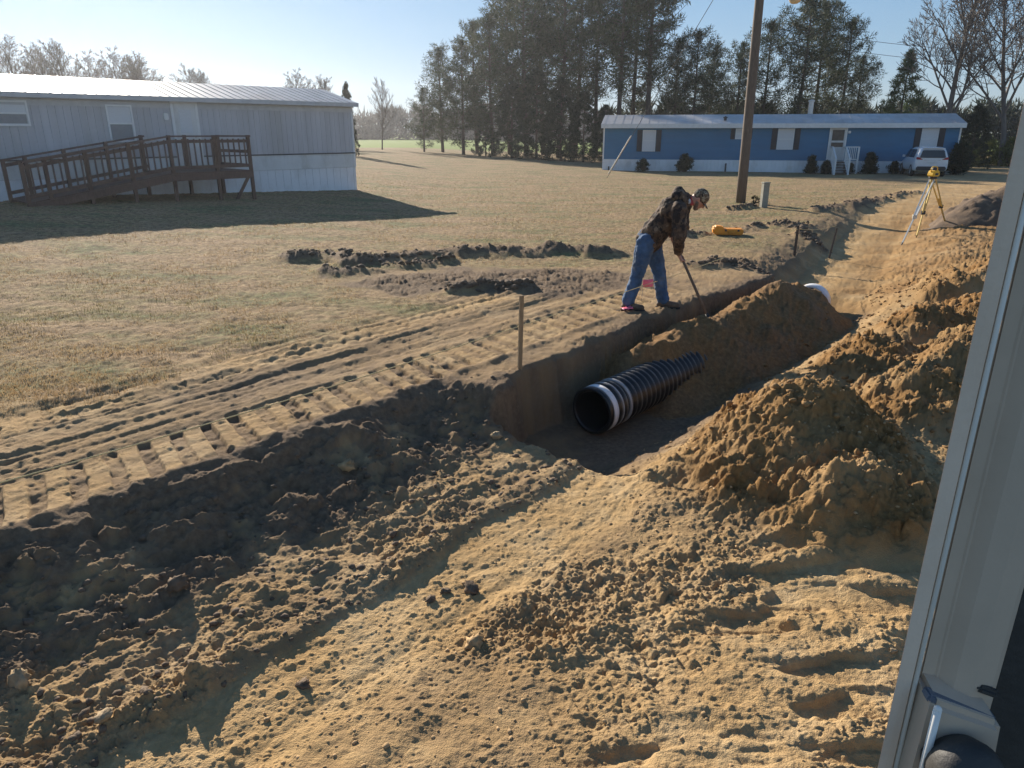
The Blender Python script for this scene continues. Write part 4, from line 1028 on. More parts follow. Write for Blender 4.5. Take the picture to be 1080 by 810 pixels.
for s in (-1, 1):
    for (ya, yb, yc, yd) in ((.55, 1.30, 1.30, .75), (1.42, 2.25, 2.2, 1.42), (2.37, 3.15, 2.72, 2.32)):
        mb = MB(); mb.prism([(s*.918, ya, 1.10), (s*.918, yb, 1.09), (s*.77, yc, 1.55), (s*.77, yd, 1.57)], (0, 0, 0), (s*.022, 0, 0)); mb.build('side_window', M['car_glass'], car)
    mb = MB(); mb.prism([(s*.50, -.005, .98), (s*.86, .03, 1.0), (s*.86, .05, 1.14), (s*.72, .0, 1.12)], (0, 0, 0), (0, .10, 0)); mb.build('tail_light', M['tail'], car, bevel=.015)
    mb = MB(); mb.prism([(s*.955, 2.9, 1.06), (s*1.12, 2.85, 1.06), (s*1.12, 2.85, 1.22), (s*.955, 2.9, 1.2)], (0, 0, 0), (0, .12, 0)); mb.build('wing_mirror', M['car_paint'], car, bevel=.02)
    for y in (.92, 3.75):
        mt = Matrix.Translation((s*.84, y, .35)) @ Matrix.Rotation(PI/2, 4, 'Y')
        mb = MB(); mb.lathe([(.22, -.11), (.33, -.11), (.355, -.07), (.355, .07), (.33, .11), (.22, .11)], mt, 28, close=True); wh = mb.build('wheel', M['rubber'], car, smooth=True)
        mb = MB(); mb.lathe([(.001, s*.07), (.06, s*.09), (.19, s*.085), (.225, s*.10), (.225, s*-.05), (.001, s*-.05)], mt, 28)
        mb.build('rim', M['alu'], wh)
mb = MB(); mb.box(-.80, .80, -.035, .16, .36, .60); mb.build('bumper', M['dark_trim'], car, bevel=.05)
mb = MB(); mb.box(-.26, .26, -.012, .06, .80, .92); mb.build('number_plate', M['trim'], car, bevel=.01)
mb = MB(); mb.box(-.45, .45, .02, .1, .945, .985); mb.build('tailgate_strip', M['steel'], car, bevel=.01)
mb = MB(); mb.box(-.6, .6, .06, .24, 1.625, 1.66); mb.build('roof_spoiler', M['car_paint'], car, bevel=.012)

# ------------------------------------------------------------------ trees
def tri_cloud(centres, radii, per, length, width, seed, droop=0.0, up=.3):
    """clumps of needle tufts or leaves: many narrow faces radiating inside each clump"""
    r = np.random.RandomState(seed)
    V = []; rn = []
    for c, rad in zip(centres, radii):
        k = per
        d = r.normal(size=(k, 3)); d /= np.linalg.norm(d, axis=1)[:, None]
        p = np.array(c) + d*(rad*r.uniform(.15, 1.0, (k, 1)))*np.array([1, 1, .72])
        o = d + np.array([0, 0, up-droop]) + .5*r.normal(size=(k, 3)); o /= np.linalg.norm(o, axis=1)[:, None]
        sdv = np.cross(o, r.normal(size=(k, 3))); sdv /= np.linalg.norm(sdv, axis=1)[:, None]
        L_ = length*r.uniform(.6, 1.3, (k, 1)); w_ = width*r.uniform(.6, 1.3, (k, 1))
        V.append(np.stack([p-sdv*w_, p+sdv*w_, p+o*L_], 1))
        rn.append(np.repeat(np.clip(r.uniform(0, 1)*.6 + r.uniform(0, .4, k), 0, 1), 3))
    V = np.concatenate(V).reshape(-1, 3)
    return V, np.arange(len(V)).reshape(-1, 3), np.concatenate(rn)
def make_pine(seed, H=15.0, base=.3, spread=2.6, dens=1.0, peak=.35):
    r = random.Random(seed)
    ox, oy = r.uniform(-.35, .35), r.uniform(-.35, .35)
    def ax(f): return Vector((ox*math.sin(f*2.6), oy*math.sin(f*2.1), H*f))
    tb = MB(); tb.tube([ax(k/10) for k in range(11)], [.21*(1-.9*k/10)+.015 for k in range(11)], 9)
    cs, rd = [], []
    nl = int(66*dens)
    for i in range(nl):
        f = base+(1-base)*(i/nl)**.9*.98
        g = (f-base)/(1-base)
        shape = min(1, (g+.12)/peak*.8) if g < peak*.9 else max(.10, (1-g)/(1-peak))**.60
        a = i*2.4+r.uniform(-.6, .6)
        L_ = spread*shape*r.uniform(.55, 1.15)
        if r.random() < .20: continue
        o = ax(f); d = Vector((math.cos(a), math.sin(a), r.uniform(-.05, .35)+.35*g)).normalized()
        mid = o+d*L_*.55+Vector((0, 0, -.08*L_)); end = o+d*L_+Vector((0, 0, .10*L_))
        tb.tube([o, mid, end], [.045*(1-.6*g)+.012, .03*(1-.5*g), .010], 5, cap=False)
        k = max(2, int(L_*1.6))
        for q in range(k):
            fr = .38+.64*q/max(1, k-1)
            p = o.lerp(mid, fr*1.8) if fr < .55 else mid.lerp(end, (fr-.55)/.45)
            p = p+Vector((r.uniform(-.35, .35), r.uniform(-.35, .35), r.uniform(-.12, .28)))
            cs.append(tuple(p)); rd.append(r.uniform(.40, .82)*(1-.2*g))
    for k in range(5):
        p = ax(.93+.016*k); cs.append((p.x, p.y, p.z)); rd.append(.35-.03*k)
    # dead stubs under the crown
    for i in range(int(9*(base > .25))):
        f = r.uniform(base*.45, base); a = r.uniform(0, 6.28); o = ax(f); L_ = r.uniform(.5, 1.4)
        tb.tube([o, o+Vector((math.cos(a)*L_, math.sin(a)*L_, r.uniform(-.2, .2)))], [.025, .006], 4, cap=False)
    V, Fc, rn = tri_cloud(cs, rd, 62, .34, .032, seed+100)
    return tb, (V, Fc, rn)
def make_cone_tree(seed, H, Rr, base=.06, n_=150, per=46, ln=.30, wd=.035, power=.85):
    r = random.Random(seed); tb = MB(); tb.tube([(0, 0, -.2), (0, 0, H*.5), (0, 0, H*.97)], [.14*H/8, .08*H/8, .01], 8)
    cs, rd = [], []
    for i in range(n_):
        g = (i/n_)**.9; f = base+(1-base)*g; a = i*2.4+r.uniform(-.5, .5); rr = Rr*(1-g)**power*r.uniform(.55, 1.08)+.08
        p = Vector((math.cos(a)*rr, math.sin(a)*rr, H*f+r.uniform(-.2, .2)))
        if i % 3 == 0: tb.tube([(0, 0, H*f*.97), tuple(p)], [.025, .008], 4, cap=False)
        cs.append(tuple(p)); rd.append(r.uniform(.25, .5)*(1-.4*g)*H/8)
    V, Fc, rn = tri_cloud(cs, rd, per, ln*H/8, wd*H/8, seed+50, up=.5)
    return tb, (V, Fc, rn)
def make_bare(seed, H=12.0, levels=5, upr=.5, spread=.7, trunk=.2, bole=.26):
    """winter tree: a leader that forks into long rising limbs, each ending in a haze of fine twigs"""
    r = random.Random(seed); tb = MB(); cb = MB()
    def limb(p, d, L_, rad, lv):
        n_ = 5 if lv < 3 else 3; pts = [p]; q = p.copy(); dd = d.copy()
        for k in range(n_):
            dd = (dd+Vector((r.uniform(-1, 1), r.uniform(-1, 1), r.uniform(-.4, .7)))*(.10+.03*lv)).normalized()
            q = q+dd*L_/n_; pts.append(q.copy())
        rad = max(rad, .019); end = max(rad*.35, .012)
        rr = [rad+(end-rad)*k/n_ for k in range(n_+1)]
        (tb if lv == 0 else cb).tube(pts, rr, 8 if lv == 0 else 5 if lv < 3 else 3, cap=False)
        if lv >= levels: return
        kk = (13, 8, 7, 5, 4)[min(lv, 4)]
        for i in range(kk):
            f = (bole+(1-bole)*(i+r.random())/kk) if lv == 0 else (.22+.78*(i+r.random())/kk)
            f = min(f, .999); j = int(f*n_); o = pts[j].lerp(pts[j+1], f*n_-j)
            dirn = (pts[j+1]-pts[j]).normalized()
            a = i*2.4+r.uniform(-.7, .7); side = Vector((math.cos(a), math.sin(a), 0))
            side = (side-dirn*side.dot(dirn)).normalized() if lv else side
            sp = spread*r.uniform(.6, 1.25)*(1-.35*f if lv == 0 else 1)
            nd = (dirn*.75+side*sp+Vector((0, 0, upr*.4))).normalized()
            ln = L_*(.55*(1.12-f*.75) if lv == 0 else r.uniform(.34, .60)*(1.15-.5*f))
            limb(o, nd, ln, rr[j]*r.uniform(.42, .62), lv+1)
    limb(Vector((0, 0, -.15)), Vector((0, 0, 1)), H, trunk, 0)
    return tb, cb
def plant_proto(name, tb, crown, leaf_m, bark_m, crown_name='crown'):
    root = bpy.data.objects.new(name, None); col.objects.link(root)
    tb.build('trunk', bark_m, root, smooth=True, fix=False)
    if isinstance(crown, MB): crown.build(crown_name, bark_m, root, smooth=True, fix=False)
    else: np_mesh(crown_name, crown[0], crown[1], leaf_m, root, attrs={'rnd': crown[2]})
    return root
used = {}
def place(proto, key, x, y, z, sc, rz, label, cat, group=None, zs_=1.0):
    o = proto if key not in used else copy_tree(proto); used[key] = 1
    o.location = (x, y, z); o.scale = (sc, sc, sc*zs_); o.rotation_euler = (0, 0, rz)
    o['label'] = label; o['category'] = cat
    if group: o['group'] = group
    elif 'group' in o: del o['group']
    return o
pv = {'a': (plant_proto('pine_tree', *make_pine(1, 13, .12, 3.7, 1.35, .30), M['pine_leaf'], M['bark']), 13),
      'b': (plant_proto('pine_tree', *make_pine(2, 13, .30, 3.2, 1.15, .50), M['pine_leaf'], M['bark']), 13),
      'c': (plant_proto('pine_tree', *make_pine(3, 13, .38, 2.9, 1.0, .55), M['pine_leaf'], M['bark']), 13),
      'd': (plant_proto('pine_tree', *make_pine(4, 13, .22, 3.5, 1.2, .42), M['pine_leaf'], M['bark']), 13),
      'e': (plant_proto('pine_tree', *make_pine(5, 13, .07, 3.5, 1.35, .28), M['pine_leaf'], M['bark']), 13)}
GP = 'pines of the grove behind the lawn'; GB = 'pines behind the blue mobile home'
PINES = [(446, 80, 92, 'e', 'small low pine at the very left end of the grove', GP), (466, 82, 50, 'a', 'second pine from the left end of the grove, foliage nearly to the ground', GP),
 (488, 78, 42, 'e', 'third pine from the left end of the grove', GP), (503, 84, 24, 'd', 'pine in the left half of the grove where its outline steps up', GP), (520, 76, 14, 'a', 'tall bushy pine left of the tallest pines in the grove', GP),
 (538, 82, -14, 'b', 'leftmost of the pines whose tops leave the picture', GP), (556, 77, -38, 'd', 'pine rising out of the picture over the dark cedars, left of the middle', GP), (574, 86, -24, 'a', 'pine at the back of the grove above the dark cedars', GP),
 (590, 77, -34, 'd', 'pine rising out of the picture right above the tallest cedar', GP), (607, 84, -30, 'b', 'pine at the right side of the dense grove', GP), (630, 80, -6, 'c', 'thin pine with sky showing round it at the grove\'s right edge', GP),
 (652, 72, -42, 'c', 'tall bare-trunked pine behind the left end of the blue home', GB), (667, 80, -30, 'b', 'pine between two bare-trunked pines behind the blue home\'s left window', GB), (685, 72, -60, 'c', 'tallest bare-trunked pine, above the left shutters of the blue home', GB),
 (713, 76, 40, 'a', 'lower pine right of the tallest trunks, behind the blue home', GB), (731, 72, 32, 'd', 'rounded pine midway between the tallest trunks and the utility pole', GB), (749, 78, 47, 'a', 'bushy pine just left of the utility pole', GB),
 (778, 74, 44, 'e', 'pine hidden partly behind the utility pole', GB), (803, 72, 22, 'd', 'pine just right of the utility pole', GB), (838, 70, -6, 'b', 'tall pine above the blue home\'s middle window', GB), (858, 74, 2, 'b', 'pine behind the flue of the blue home', GB),
 (884, 71, 22, 'd', 'pine above the white porch steps', GB), (902, 77, 58, 'c', 'rightmost pine of the row behind the blue home', GB)]
for i, (u, Y, tv, k, lab, g) in enumerate(PINES):
    proto, h0 = pv[k]; x = x_at(u, Y, 4); z = gz(x, Y)
    h = at_y(u, tv, Y).z-z
    place(proto, 'pine'+k, x, Y, z-.1, h/h0, i*1.9, lab, 'pine tree', g)
cz = plant_proto('conifer_tree', *make_cone_tree(11, 8, 2.3), M['conifer_leaf'], M['bark'])
Y = 68; x = x_at(948, Y, 3); place(cz, 'con', x, Y, gz(x, Y), (at_y(948, 56, Y).z+.3)/8, .4, 'pointed green conifer between the pines and the bare trees', 'conifer tree')
ce = plant_proto('cedar_tree', *make_cone_tree(12, 8, 2.6, .02, 190, 60, .26, .05, .55), M['cedar_leaf'], M['bark'])
for i, (u, Y, tv, lab) in enumerate(((540, 72, 88, 'dark cedar at the foot of the grove, leftmost of the cedars'), (566, 70, 74, 'tallest dark cedar in the middle of the grove'), (592, 69, 84, 'dark cedar right of the tallest cedar'),
                                     (616, 68, 98, 'rounded dark cedar near the left end of the blue home'), (638, 70, 112, 'lowest dark cedar touching the blue home\'s left end'), (512, 76, 118, 'low dark cedar under the left half of the grove'))):
    x = x_at(u, Y, 3); z = gz(x, Y); place(ce, 'cedar', x, Y, z, (at_y(u, tv, Y).z-z)/8, i*1.1, lab, 'cedar tree', 'dark cedars under the pines')
br1 = plant_proto('bare_tree', *make_bare(21, 12, 4, .6, .75, .24, .24), None, M['bare_bark'])
br2 = plant_proto('bare_tree', *make_bare(22, 12, 4, .45, .9, .20, .22), None, M['bare_bark'])
br3 = plant_proto('bare_tree', *make_bare(23, 12, 3, 1.1, .55, .16, .2), None, M['bare_bark'])
GL = 'bare trees behind the grey home'
def height_of(root):
    return max(max(v.co.z for v in c.data.vertices) for c in root.children)
hts = {id(b_): height_of(b_) for b_ in (br1, br2, br3)}
for i, (u, Y, tv, pr, lab, g) in enumerate(((1005, 62, -45, br1, 'big bare tree behind the right end of the blue home', 'bare trees at the right'), (1068, 60, -60, br2, 'bare tree at the right edge beside the cab frame', 'bare trees at the right'),
     (40, 70, 36, br2, 'leftmost bare tree above the grey home\'s roof', GL), (78, 74, 40, br1, 'wide bare tree second from the left above the grey roof', GL), (128, 78, 46, br2, 'bare tree above the grey home\'s middle window', GL), (168, 80, 58, br2, 'bare tree above the grey home\'s door', GL),
     (222, 84, 72, br1, 'low bare tree above the ramp landing', GL), (318, 82, 70, br2, 'bare tree over the right part of the grey roof', GL), (4, 76, 56, br2, 'bare tree cut by the left edge above the grey roof', GL), (58, 82, 44, br1, 'hazy bare tree between the leftmost and the wide bare tree', GL), (102, 84, 50, br2, 'hazy bare tree just right of the wide bare tree', GL), (148, 82, 52, br1, 'bare tree between the grey home\'s middle window and door', GL), (192, 86, 66, br2, 'small bare tree right of the grey home\'s door', GL), (338, 88, 78, br1, 'lowest bare tree over the right end of the grey roof', GL), (401, 84, 80, br3, 'slender bare tree standing alone right of the grey home', None))):
    x = x_at(u, Y, 4); z = gz(x, Y); h = at_y(u, tv, Y).z-z
    place(pr, 'bare%d' % id(pr), x, Y, z, h/hts[id(pr)], i*2.1+.4, lab, 'bare tree', g)
Y = 60; x = x_at(371, Y, 2); z = gz(x, Y); place(ce, 'cedar', x-.2, Y, z, (at_y(372, 88, Y).z-z)/8, .3, 'dark evergreen peeking out behind the grey home\'s right end', 'cedar tree').scale.x *= .4
Y = 56; x = x_at(1028, Y, 2); z = gz(x, Y); place(ce, 'cedar', x, Y, z, (at_y(1028, 112, Y).z-z)/8, 2.3, 'rounded dark evergreen right of the blue mobile home', 'cedar tree')

# far woods: one hazy mass, and a hedge of sunlit bushes at the right
def woods(name, u0, u1, Y, v0, v1, cnt, rad, ln, wd, m, seed):
    r = random.Random(seed); cs, rd = [], []
    for i in range(cnt):
        u = r.uniform(u0, u1); yy = Y*(1+r.uniform(-.04, .08)); top = v0+(v1-v0)*.35*(math.sin(u*.07)+math.sin(u*.19+2))*.4+r.uniform(0, 1)**1.5*(v1-v0)
        p = at_y(u, top, yy); cs.append((p.x, p.y, max(p.z, rad*.3))); rd.append(rad*r.uniform(.6, 1.3))
    V, Fc, rn = tri_cloud(cs, rd, 34, ln, wd, seed, up=.6)
    return np_mesh(name, V, Fc, m, attrs={'rnd': rn})
tag(woods('far_woods', -420, 640, 210, 122, 152, 1500, 2.4, 2.2, .22, M['woods_leaf'], 71), 'grey winter woods along the far edge of the field', 'woods', kind='stuff')
tag(woods('far_hedge', 640, 1500, 105, 118, 158, 1300, 1.7, 1.0, .14, M['cedar_leaf'], 72), 'dark tangle of undergrowth behind the pines and blue home', 'undergrowth', kind='stuff')

def bush(name, x, y, rx, h, seed, label, m, per=60, cone=False, group=None, n_=46):
    r = random.Random(seed); z = gz(x, y)
    t = thing(name, label, 'bush', (x, y, z), r.uniform(0, 6), group)
    tb = MB(); cs, rd = [], []
    for i in range(n_):
        g = r.random(); a = r.uniform(0, 6.28)
        rr = rx*(math.sqrt(max(0, 1-(2*g-.75)**2*.75)) if not cone else (1-g)**.7)*r.uniform(.35, .92)
        p = (math.cos(a)*rr, math.sin(a)*rr, h*(.08+.86*g)); cs.append(p); rd.append(.20*h*r.uniform(.7, 1.2))
        if i % 3 == 0: tb.tube([(r.uniform(-.05, .05), r.uniform(-.05, .05), -.05), (p[0]*.5, p[1]*.5, p[2]*.6), p], [.018, .012, .004], 4, cap=False)
    tb.build('stems', M['bark'], t, fix=False)
    V, Fc, rn = tri_cloud(cs, rd, per, .10*h, .030*h, seed, up=.4)
    np_mesh('leaves', V, Fc, m, t, attrs={'rnd': rn})
    return t
def front(u, off):                      # a spot in front of the blue wall
    lx, _ = bp(u, 178); nrm = Vector((math.sin(rzB), -math.cos(rzB), 0)); p = Vector(bh.location)+Vector((math.cos(rzB), math.sin(rzB), 0))*lx+nrm*off
    return p.x, p.y
GS = 'shrubs along the blue home'
for (u, off, rx, h, lab, cone) in ((679, .9, .55, .85, 'round clipped shrub below the blue home\'s left window', False), (722, 1.0, .58, 1.15, 'taller round shrub left of the utility pole', False), (853, 1.0, .45, 1.1, 'dark shrub left of the white porch steps', True),
                                   (868, 1.2, .35, .8, 'small shrub tucked against the porch steps', False), (893, 1.0, .36, .65, 'low shrub just right of the porch steps', False), (914, .8, .45, 1.3, 'upright shrub between the porch steps and the car', True), (939, .8, .42, .75, 'low shrub left of the white car', False), (1006, .6, .6, 1.9, 'tall dark shrub at the blue home\'s right end', True)):
    x, y = front(u, off); bush('shrub', x, y, rx, h, int(u), lab, M['shrub_leaf'], 60, cone, GS)
for i, (u, Y, tv, rx, lab) in enumerate(((1022, 60, 152, 1.3, 'sunlit green bush right of the blue home'), (1045, 62, 148, 1.5, 'sunlit green bush beside the cab frame edge'), (1068, 60, 146, 1.5, 'sunlit green bush half behind the cab frame'))):
    x = x_at(u, Y, 1); z = gz(x, Y); bush('field_bush', x, Y, rx, at_y(u, tv, Y).z-z, 900+i, lab, M['field_leaf'], 60, False, 'sunlit bushes at the right', 50)
q = on_z(796, 216, 0); bush('shrub', q.x+.0, q.y+.1, .22, .28, 77, 'tuft of weeds at the foot of the utility pole', M['shrub_leaf'], 40, False, None, 22)

# ------------------------------------------------------------------ the man
PX, PY = 1.83, 9.50
pz = gz(PX, PY)
FAC = R(-16)
rotm = Matrix.Translation((PX, PY, pz)) @ Matrix.Rotation(FAC, 4, 'Z')
irot = rotm.inverted()
sh_tip = Vector((2.75, 8.98, -.62)); sh_vis = Vector((2.62, 9.14, -.14))
hand_w = at_y(719, 272, 9.42)
sdir = (sh_vis-hand_w).normalized(); sh_top = hand_w-sdir*.36
sh_tip = hand_w+sdir*1.36
Lh = lambda p: irot @ Vector(p)
hl = Lh(hand_w); hu = Lh(hand_w-sdir*.26); sdl = (irot.to_3x3() @ sdir).normalized()
def remesh(mb, name, voxel, smooth_it, m, parent=None, disp=0.0, dscale=.08, seed=0):
    me = bpy.data.meshes.new('tmp'); me.from_pydata(mb.v, [], mb.f)
    bm = bmesh.new(); bm.from_mesh(me); bmesh.ops.recalc_face_normals(bm, faces=bm.faces); bm.to_mesh(me); bm.free()
    o = bpy.data.objects.new('tmp', me); col.objects.link(o)
    r_ = o.modifiers.new('r', 'REMESH'); r_.mode = 'VOXEL'; r_.voxel_size = voxel
    s_ = o.modifiers.new('s', 'SMOOTH'); s_.factor = .5; s_.iterations = smooth_it
    if disp:
        tx = bpy.data.textures.new('folds', 'CLOUDS'); tx.noise_scale = dscale; tx.noise_depth = 2
        d_ = o.modifiers.new('d', 'DISPLACE'); d_.texture = tx; d_.strength = disp; d_.mid_level = .5; d_.texture_coords = 'LOCAL'
    dg = bpy.context.evaluated_depsgraph_get(); dg.update()
    out = bpy.data.meshes.new_from_object(o.evaluated_get(dg)); out.name = name
    bpy.data.objects.remove(o); bpy.data.meshes.remove(me)
    out.materials.clear(); out.materials.append(m)
    for p in out.polygons: p.use_smooth = True
    ob = link(name, out, parent)
    return ob
def cap(mb, pts, rad, n=14):
    pts = [Vector(p) for p in pts]
    for i, p in enumerate(pts):
        mb.sphere(p, rad[i], n, 8)
        if i: mb.tube([pts[i-1], p], [rad[i-1], rad[i]], n)
    return mb
V3 = Vector
hip = V3((-.05, 0, .93)); waist = V3((.06, 0, 1.06)); chest = V3((.25, 0, 1.29)); neck = V3((.40, 0, 1.41)); head = V3((.565, -.01, 1.46))
hipR, hipL = V3((-.06, -.10, .90)), V3((-.01, .10, .90))
aR, aL = V3((-.25, -.14, .09)), V3((.19, .12, .09))
kR, kL = V3((-.14, -.13, .49)), V3((.11, .12, .50))
shR, shL = V3((.33, -.205, 1.33)), V3((.35, .205, 1.33))
eR = V3((.37, -.27, 1.02)); eL = V3((.37, .22, 1.08))
wR = hl + V3((-.05, -.03, .06)); wL = hu + V3((-.05, .05, .05))
b = MB()
cap(b, [hip, waist, chest, neck], [.13, .125, .145, .075])
b.sphere(chest, (.13, .19, .15))
cap(b, [neck, neck.lerp(head, .6)], [.062, .055])
hm = Matrix.Rotation(R(52), 4, 'Y')         # the head is bowed, looking into the trench
b.sphere(head, (.098, .076, .118), 18, 12, hm)
fwd = (hm.to_3x3() @ V3((1, 0, 0))); upv = (hm.to_3x3() @ V3((0, 0, 1))); sdv = V3((0, 1, 0))
b.sphere(head+fwd*.055-upv*.06, (.05, .05, .055), 12, 8, hm)                   # jaw
cap(b, [head+fwd*.098+upv*.005, head+fwd*.118-upv*.028], [.010, .015], 8)       # nose
for s in (-1, 1):
    b.sphere(head+sdv*s*.078-fwd*.005-upv*.01, (.022, .010, .032), 8, 6, hm)    # ears
    b.sphere(head+fwd*.083+sdv*s*.033+upv*.022, (.012, .018, .008), 8, 6, hm)   # brow
for (h_, k_, a_) in ((hipR, kR, aR), (hipL, kL, aL)):
    cap(b, [hip.lerp(h_, .5), h_, h_.lerp(k_, .5), k_, k_.lerp(a_, .35), a_], [.11, .095, .080, .056, .056, .040])
    cap(b, [a_-V3((.03, 0, .04)), a_+V3((.15, 0, -.055))], [.038, .028])
for (s_, e_, w_) in ((shR, eR, wR), (shL, eL, wL)):
    cap(b, [chest.lerp(s_, .6), s_, e_, e_.lerp(w_, .3), w_], [.09, .065, .045, .043, .029])
def hand(b, c, wr, axis, side):
    """a fist closed round the shaft: palm, four bent fingers, thumb from the palm's side"""
    axis = axis.normalized(); pal = (wr-c); pal = (pal-axis*pal.dot(axis)).normalized(); oth = axis.cross(pal)*side
    pc = c+pal*.034
    cap(b, [wr, pc-axis*.022, pc+axis*.03], [.026, .022, .021], 10)
    for i, ln in enumerate((.92, 1.0, .95, .8)):
        o = axis*(.033-i*.022)
        pts = []
        for k in range(5):
            a = R(20+58*k*ln); rr = .029-.001*k
            pts.append(c+o+pal*rr*math.cos(a)+oth*rr*math.sin(a))
        cap(b, pts, [.0105, .0105, .0098, .009, .0082], 8)
    tpts = [pc+axis*.022, c+axis*.050+pal*.018-oth*.028, c+axis*.052-pal*.014-oth*.026]
    cap(b, tpts, [.014, .0115, .0095], 8)
hand(b, hl, wR, sdl, 1); hand(b, hu, wL, sdl, -1)
man = remesh(b, 'person', .008, 3, M['skin'])
tag(man, 'bent man in camouflage jacket, cap and jeans digging at the trench edge', 'person')
man.matrix_world = rotm
j = MB()
j.sphere(hip+V3((.02, 0, -.05)), (.172, .195, .11), 18, 12)
cap(j, [hip+V3((.035, 0, -.0)), waist, chest, neck-V3((.03, 0, .0))], [.172, .172, .185, .125], 18)
j.sphere(chest+V3((-.02, 0, .02)), (.17, .235, .17), 18, 12); j.sphere(waist, (.16, .20, .17), 18, 12); j.sphere(hip+V3((.01, 0, .0)), (.168, .195, .13), 18, 12)
for (s_, e_, w_) in ((shR, eR, wR), (shL, eL, wL)):
    cap(j, [chest.lerp(s_, .7), s_, s_.lerp(e_, .5), e_, e_.lerp(w_, .5), e_.lerp(w_, .86)], [.125, .105, .092, .082, .070, .056])
jk = remesh(j, 'jacket', .011, 4, M['camo'], man, .045, .075)
h_ = MB(); cap(h_, [neck+V3((-.13, -.10, .075)), neck+V3((-.10, 0, .13)), neck+V3((-.13, .10, .075))], [.06, .07, .06]); cap(h_, [neck+V3((-.02, -.095, .04)), neck+V3((-.07, -.08, .11)), neck+V3((-.07, .08, .11)), neck+V3((-.02, .095, .04))], [.045, .05, .05, .045])
remesh(h_, 'hood', .010, 3, M['camo'], man, .03, .06)
h_ = MB(); cap(h_, [neck+V3((.035, -.075, .015)), neck+V3((.005, 0, .075)), neck+V3((.035, .075, .015))], [.034, .034, .034]); remesh(h_, 'sweatshirt_collar', .008, 2, M['collar'], man)
h_ = MB(); cap(h_, [neck+V3((.075, -.062, -.01)), neck+V3((.06, -.03, .05)), neck+V3((.06, .03, .05)), neck+V3((.075, .062, -.01))], [.026, .026, .026, .026]); remesh(h_, 'neck_cloth', .008, 2, M['red_cloth'], man)
jn = MB()
for (q_, k_, a_) in ((hipR, kR, aR), (hipL, kL, aL)):
    cap(jn, [hip.lerp(q_, .5), q_, q_.lerp(k_, .5), k_, k_.lerp(a_, .5), a_+V3((0, 0, .03))], [.135, .128, .112, .088, .083, .082], 16)
cap(jn, [hip, waist-V3((.02, 0, .02))], [.15, .135])
remesh(jn, 'jeans', .010, 3, M['denim'], man, .038, .07)
for (a_, yaw) in ((aR, -.05), (aL, .1)):
    bt = MB(); f_ = V3((math.cos(yaw), math.sin(yaw), 0)); g_ = V3((a_.x, a_.y, 0))
    cap(bt, [g_+V3((-.01, 0, .17)), g_+V3((-.015, 0, .07))], [.058, .056]); cap(bt, [g_-f_*.04+V3((0, 0, .045)), g_+f_*.09+V3((0, 0, .045)), g_+f_*.185+V3((0, 0, .040))], [.046, .050, .042])
    bo = remesh(bt, 'boot', .008, 2, M['boot'], man)
    so_ = MB(); pts = []
    for k in range(16):
        an = 2*PI*k/16; pts.append(g_+f_*(.072+.165*math.cos(an))+V3((-f_.y, f_.x, 0))*(.055*math.sin(an))+V3((0, 0, -.012)))
    so_.prism(pts, (0, 0, 0), (0, 0, .03)); so_.build('sole', M['rubber'], bo)
cb_ = MB(); cb_.sphere(head+upv*.030-fwd*.008, (.108, .086, .100), 18, 12, hm); co_ = remesh(cb_, 'cap', .008, 2, M['camo_cap'], man)
# cut-off below the hat line is inside the head; visor
vb = MB(); vs = []
for k in range(11):
    a = -PI/2+PI*k/10
    for rr in (0.0, .5, 1.0):
        vs.append(head+upv*(.045-.018*math.sin(abs(math.cos(a)))-.012*rr-.020*abs(math.sin(a)))+fwd*(.080+.085*rr*math.cos(a))+sdv*(.072*math.sin(a)*(.85+.15*rr)))
fs = [(k*3+i, (k+1)*3+i, (k+1)*3+i+1, k*3+i+1) for k in range(10) for i in range(2)]
vb.add(vs, fs); vo = vb.build('visor', M['camo_cap'], man, smooth=True); vm = vo.modifiers.new('th', 'SOLIDIFY'); vm.thickness = .006
bd = MB(); cap(bd, [head+fwd*.02+sdv*.062-upv*.045, head+fwd*.068-upv*.098, head+fwd*.02-sdv*.062-upv*.045], [.022, .036, .022]); cap(bd, [head+fwd*.092-upv*.055+sdv*.022, head+fwd*.092-upv*.055-sdv*.022], [.010, .010], 8)
remesh(bd, 'beard', .007, 2, M['hair'], man, .012, .02)
for s in (-1, 1):
    eb = MB(); eb.sphere(head+fwd*.088+sdv*s*.031+upv*.004, .0115, 10, 8); eb.build('eye', M['dark_opening'], man, smooth=True)

# shovel
shv = thing('shovel', 'long-handled shovel held by the man, its blade down in the trench', 'shovel', tuple(sh_tip))
o_ = sh_tip
mb = MB(); mb.tube([sh_top-o_, hand_w-o_, hand_w+sdir*.9-o_], [.016, .018, .0185], 10); mb.build('handle', M['old_wood'], shv, smooth=True)
mb = MB(); mb.tube([hand_w+sdir*.80-o_, hand_w+sdir*1.04-o_], [.022, .026], 10); mb.build('socket', M['dark_steel'], shv, smooth=True)
sx_ = sdir.cross(Vector((.4, .9, .1))).normalized(); sn = sx_.cross(sdir).normalized()
vs, fs = [], []
for i in range(8):
    f = i/7; wv = .085*(1-max(0, (f-.55)/.45)**2.2*.9)
    for k in range(5):
        a = (k-2)/2; vs.append(hand_w+sdir*(1.03+.30*f)+sx_*a*wv+sn*(.02*a*a-.01+.02*f)-o_)
fs = [(i*5+k, (i+1)*5+k, (i+1)*5+k+1, i*5+k+1) for i in range(7) for k in range(4)]
mb = MB(); mb.add(vs, fs); bl = mb.build('blade', M['dark_steel'], shv, smooth=True); mm_ = bl.modifiers.new('t', 'SOLIDIFY'); mm_.thickness = .003

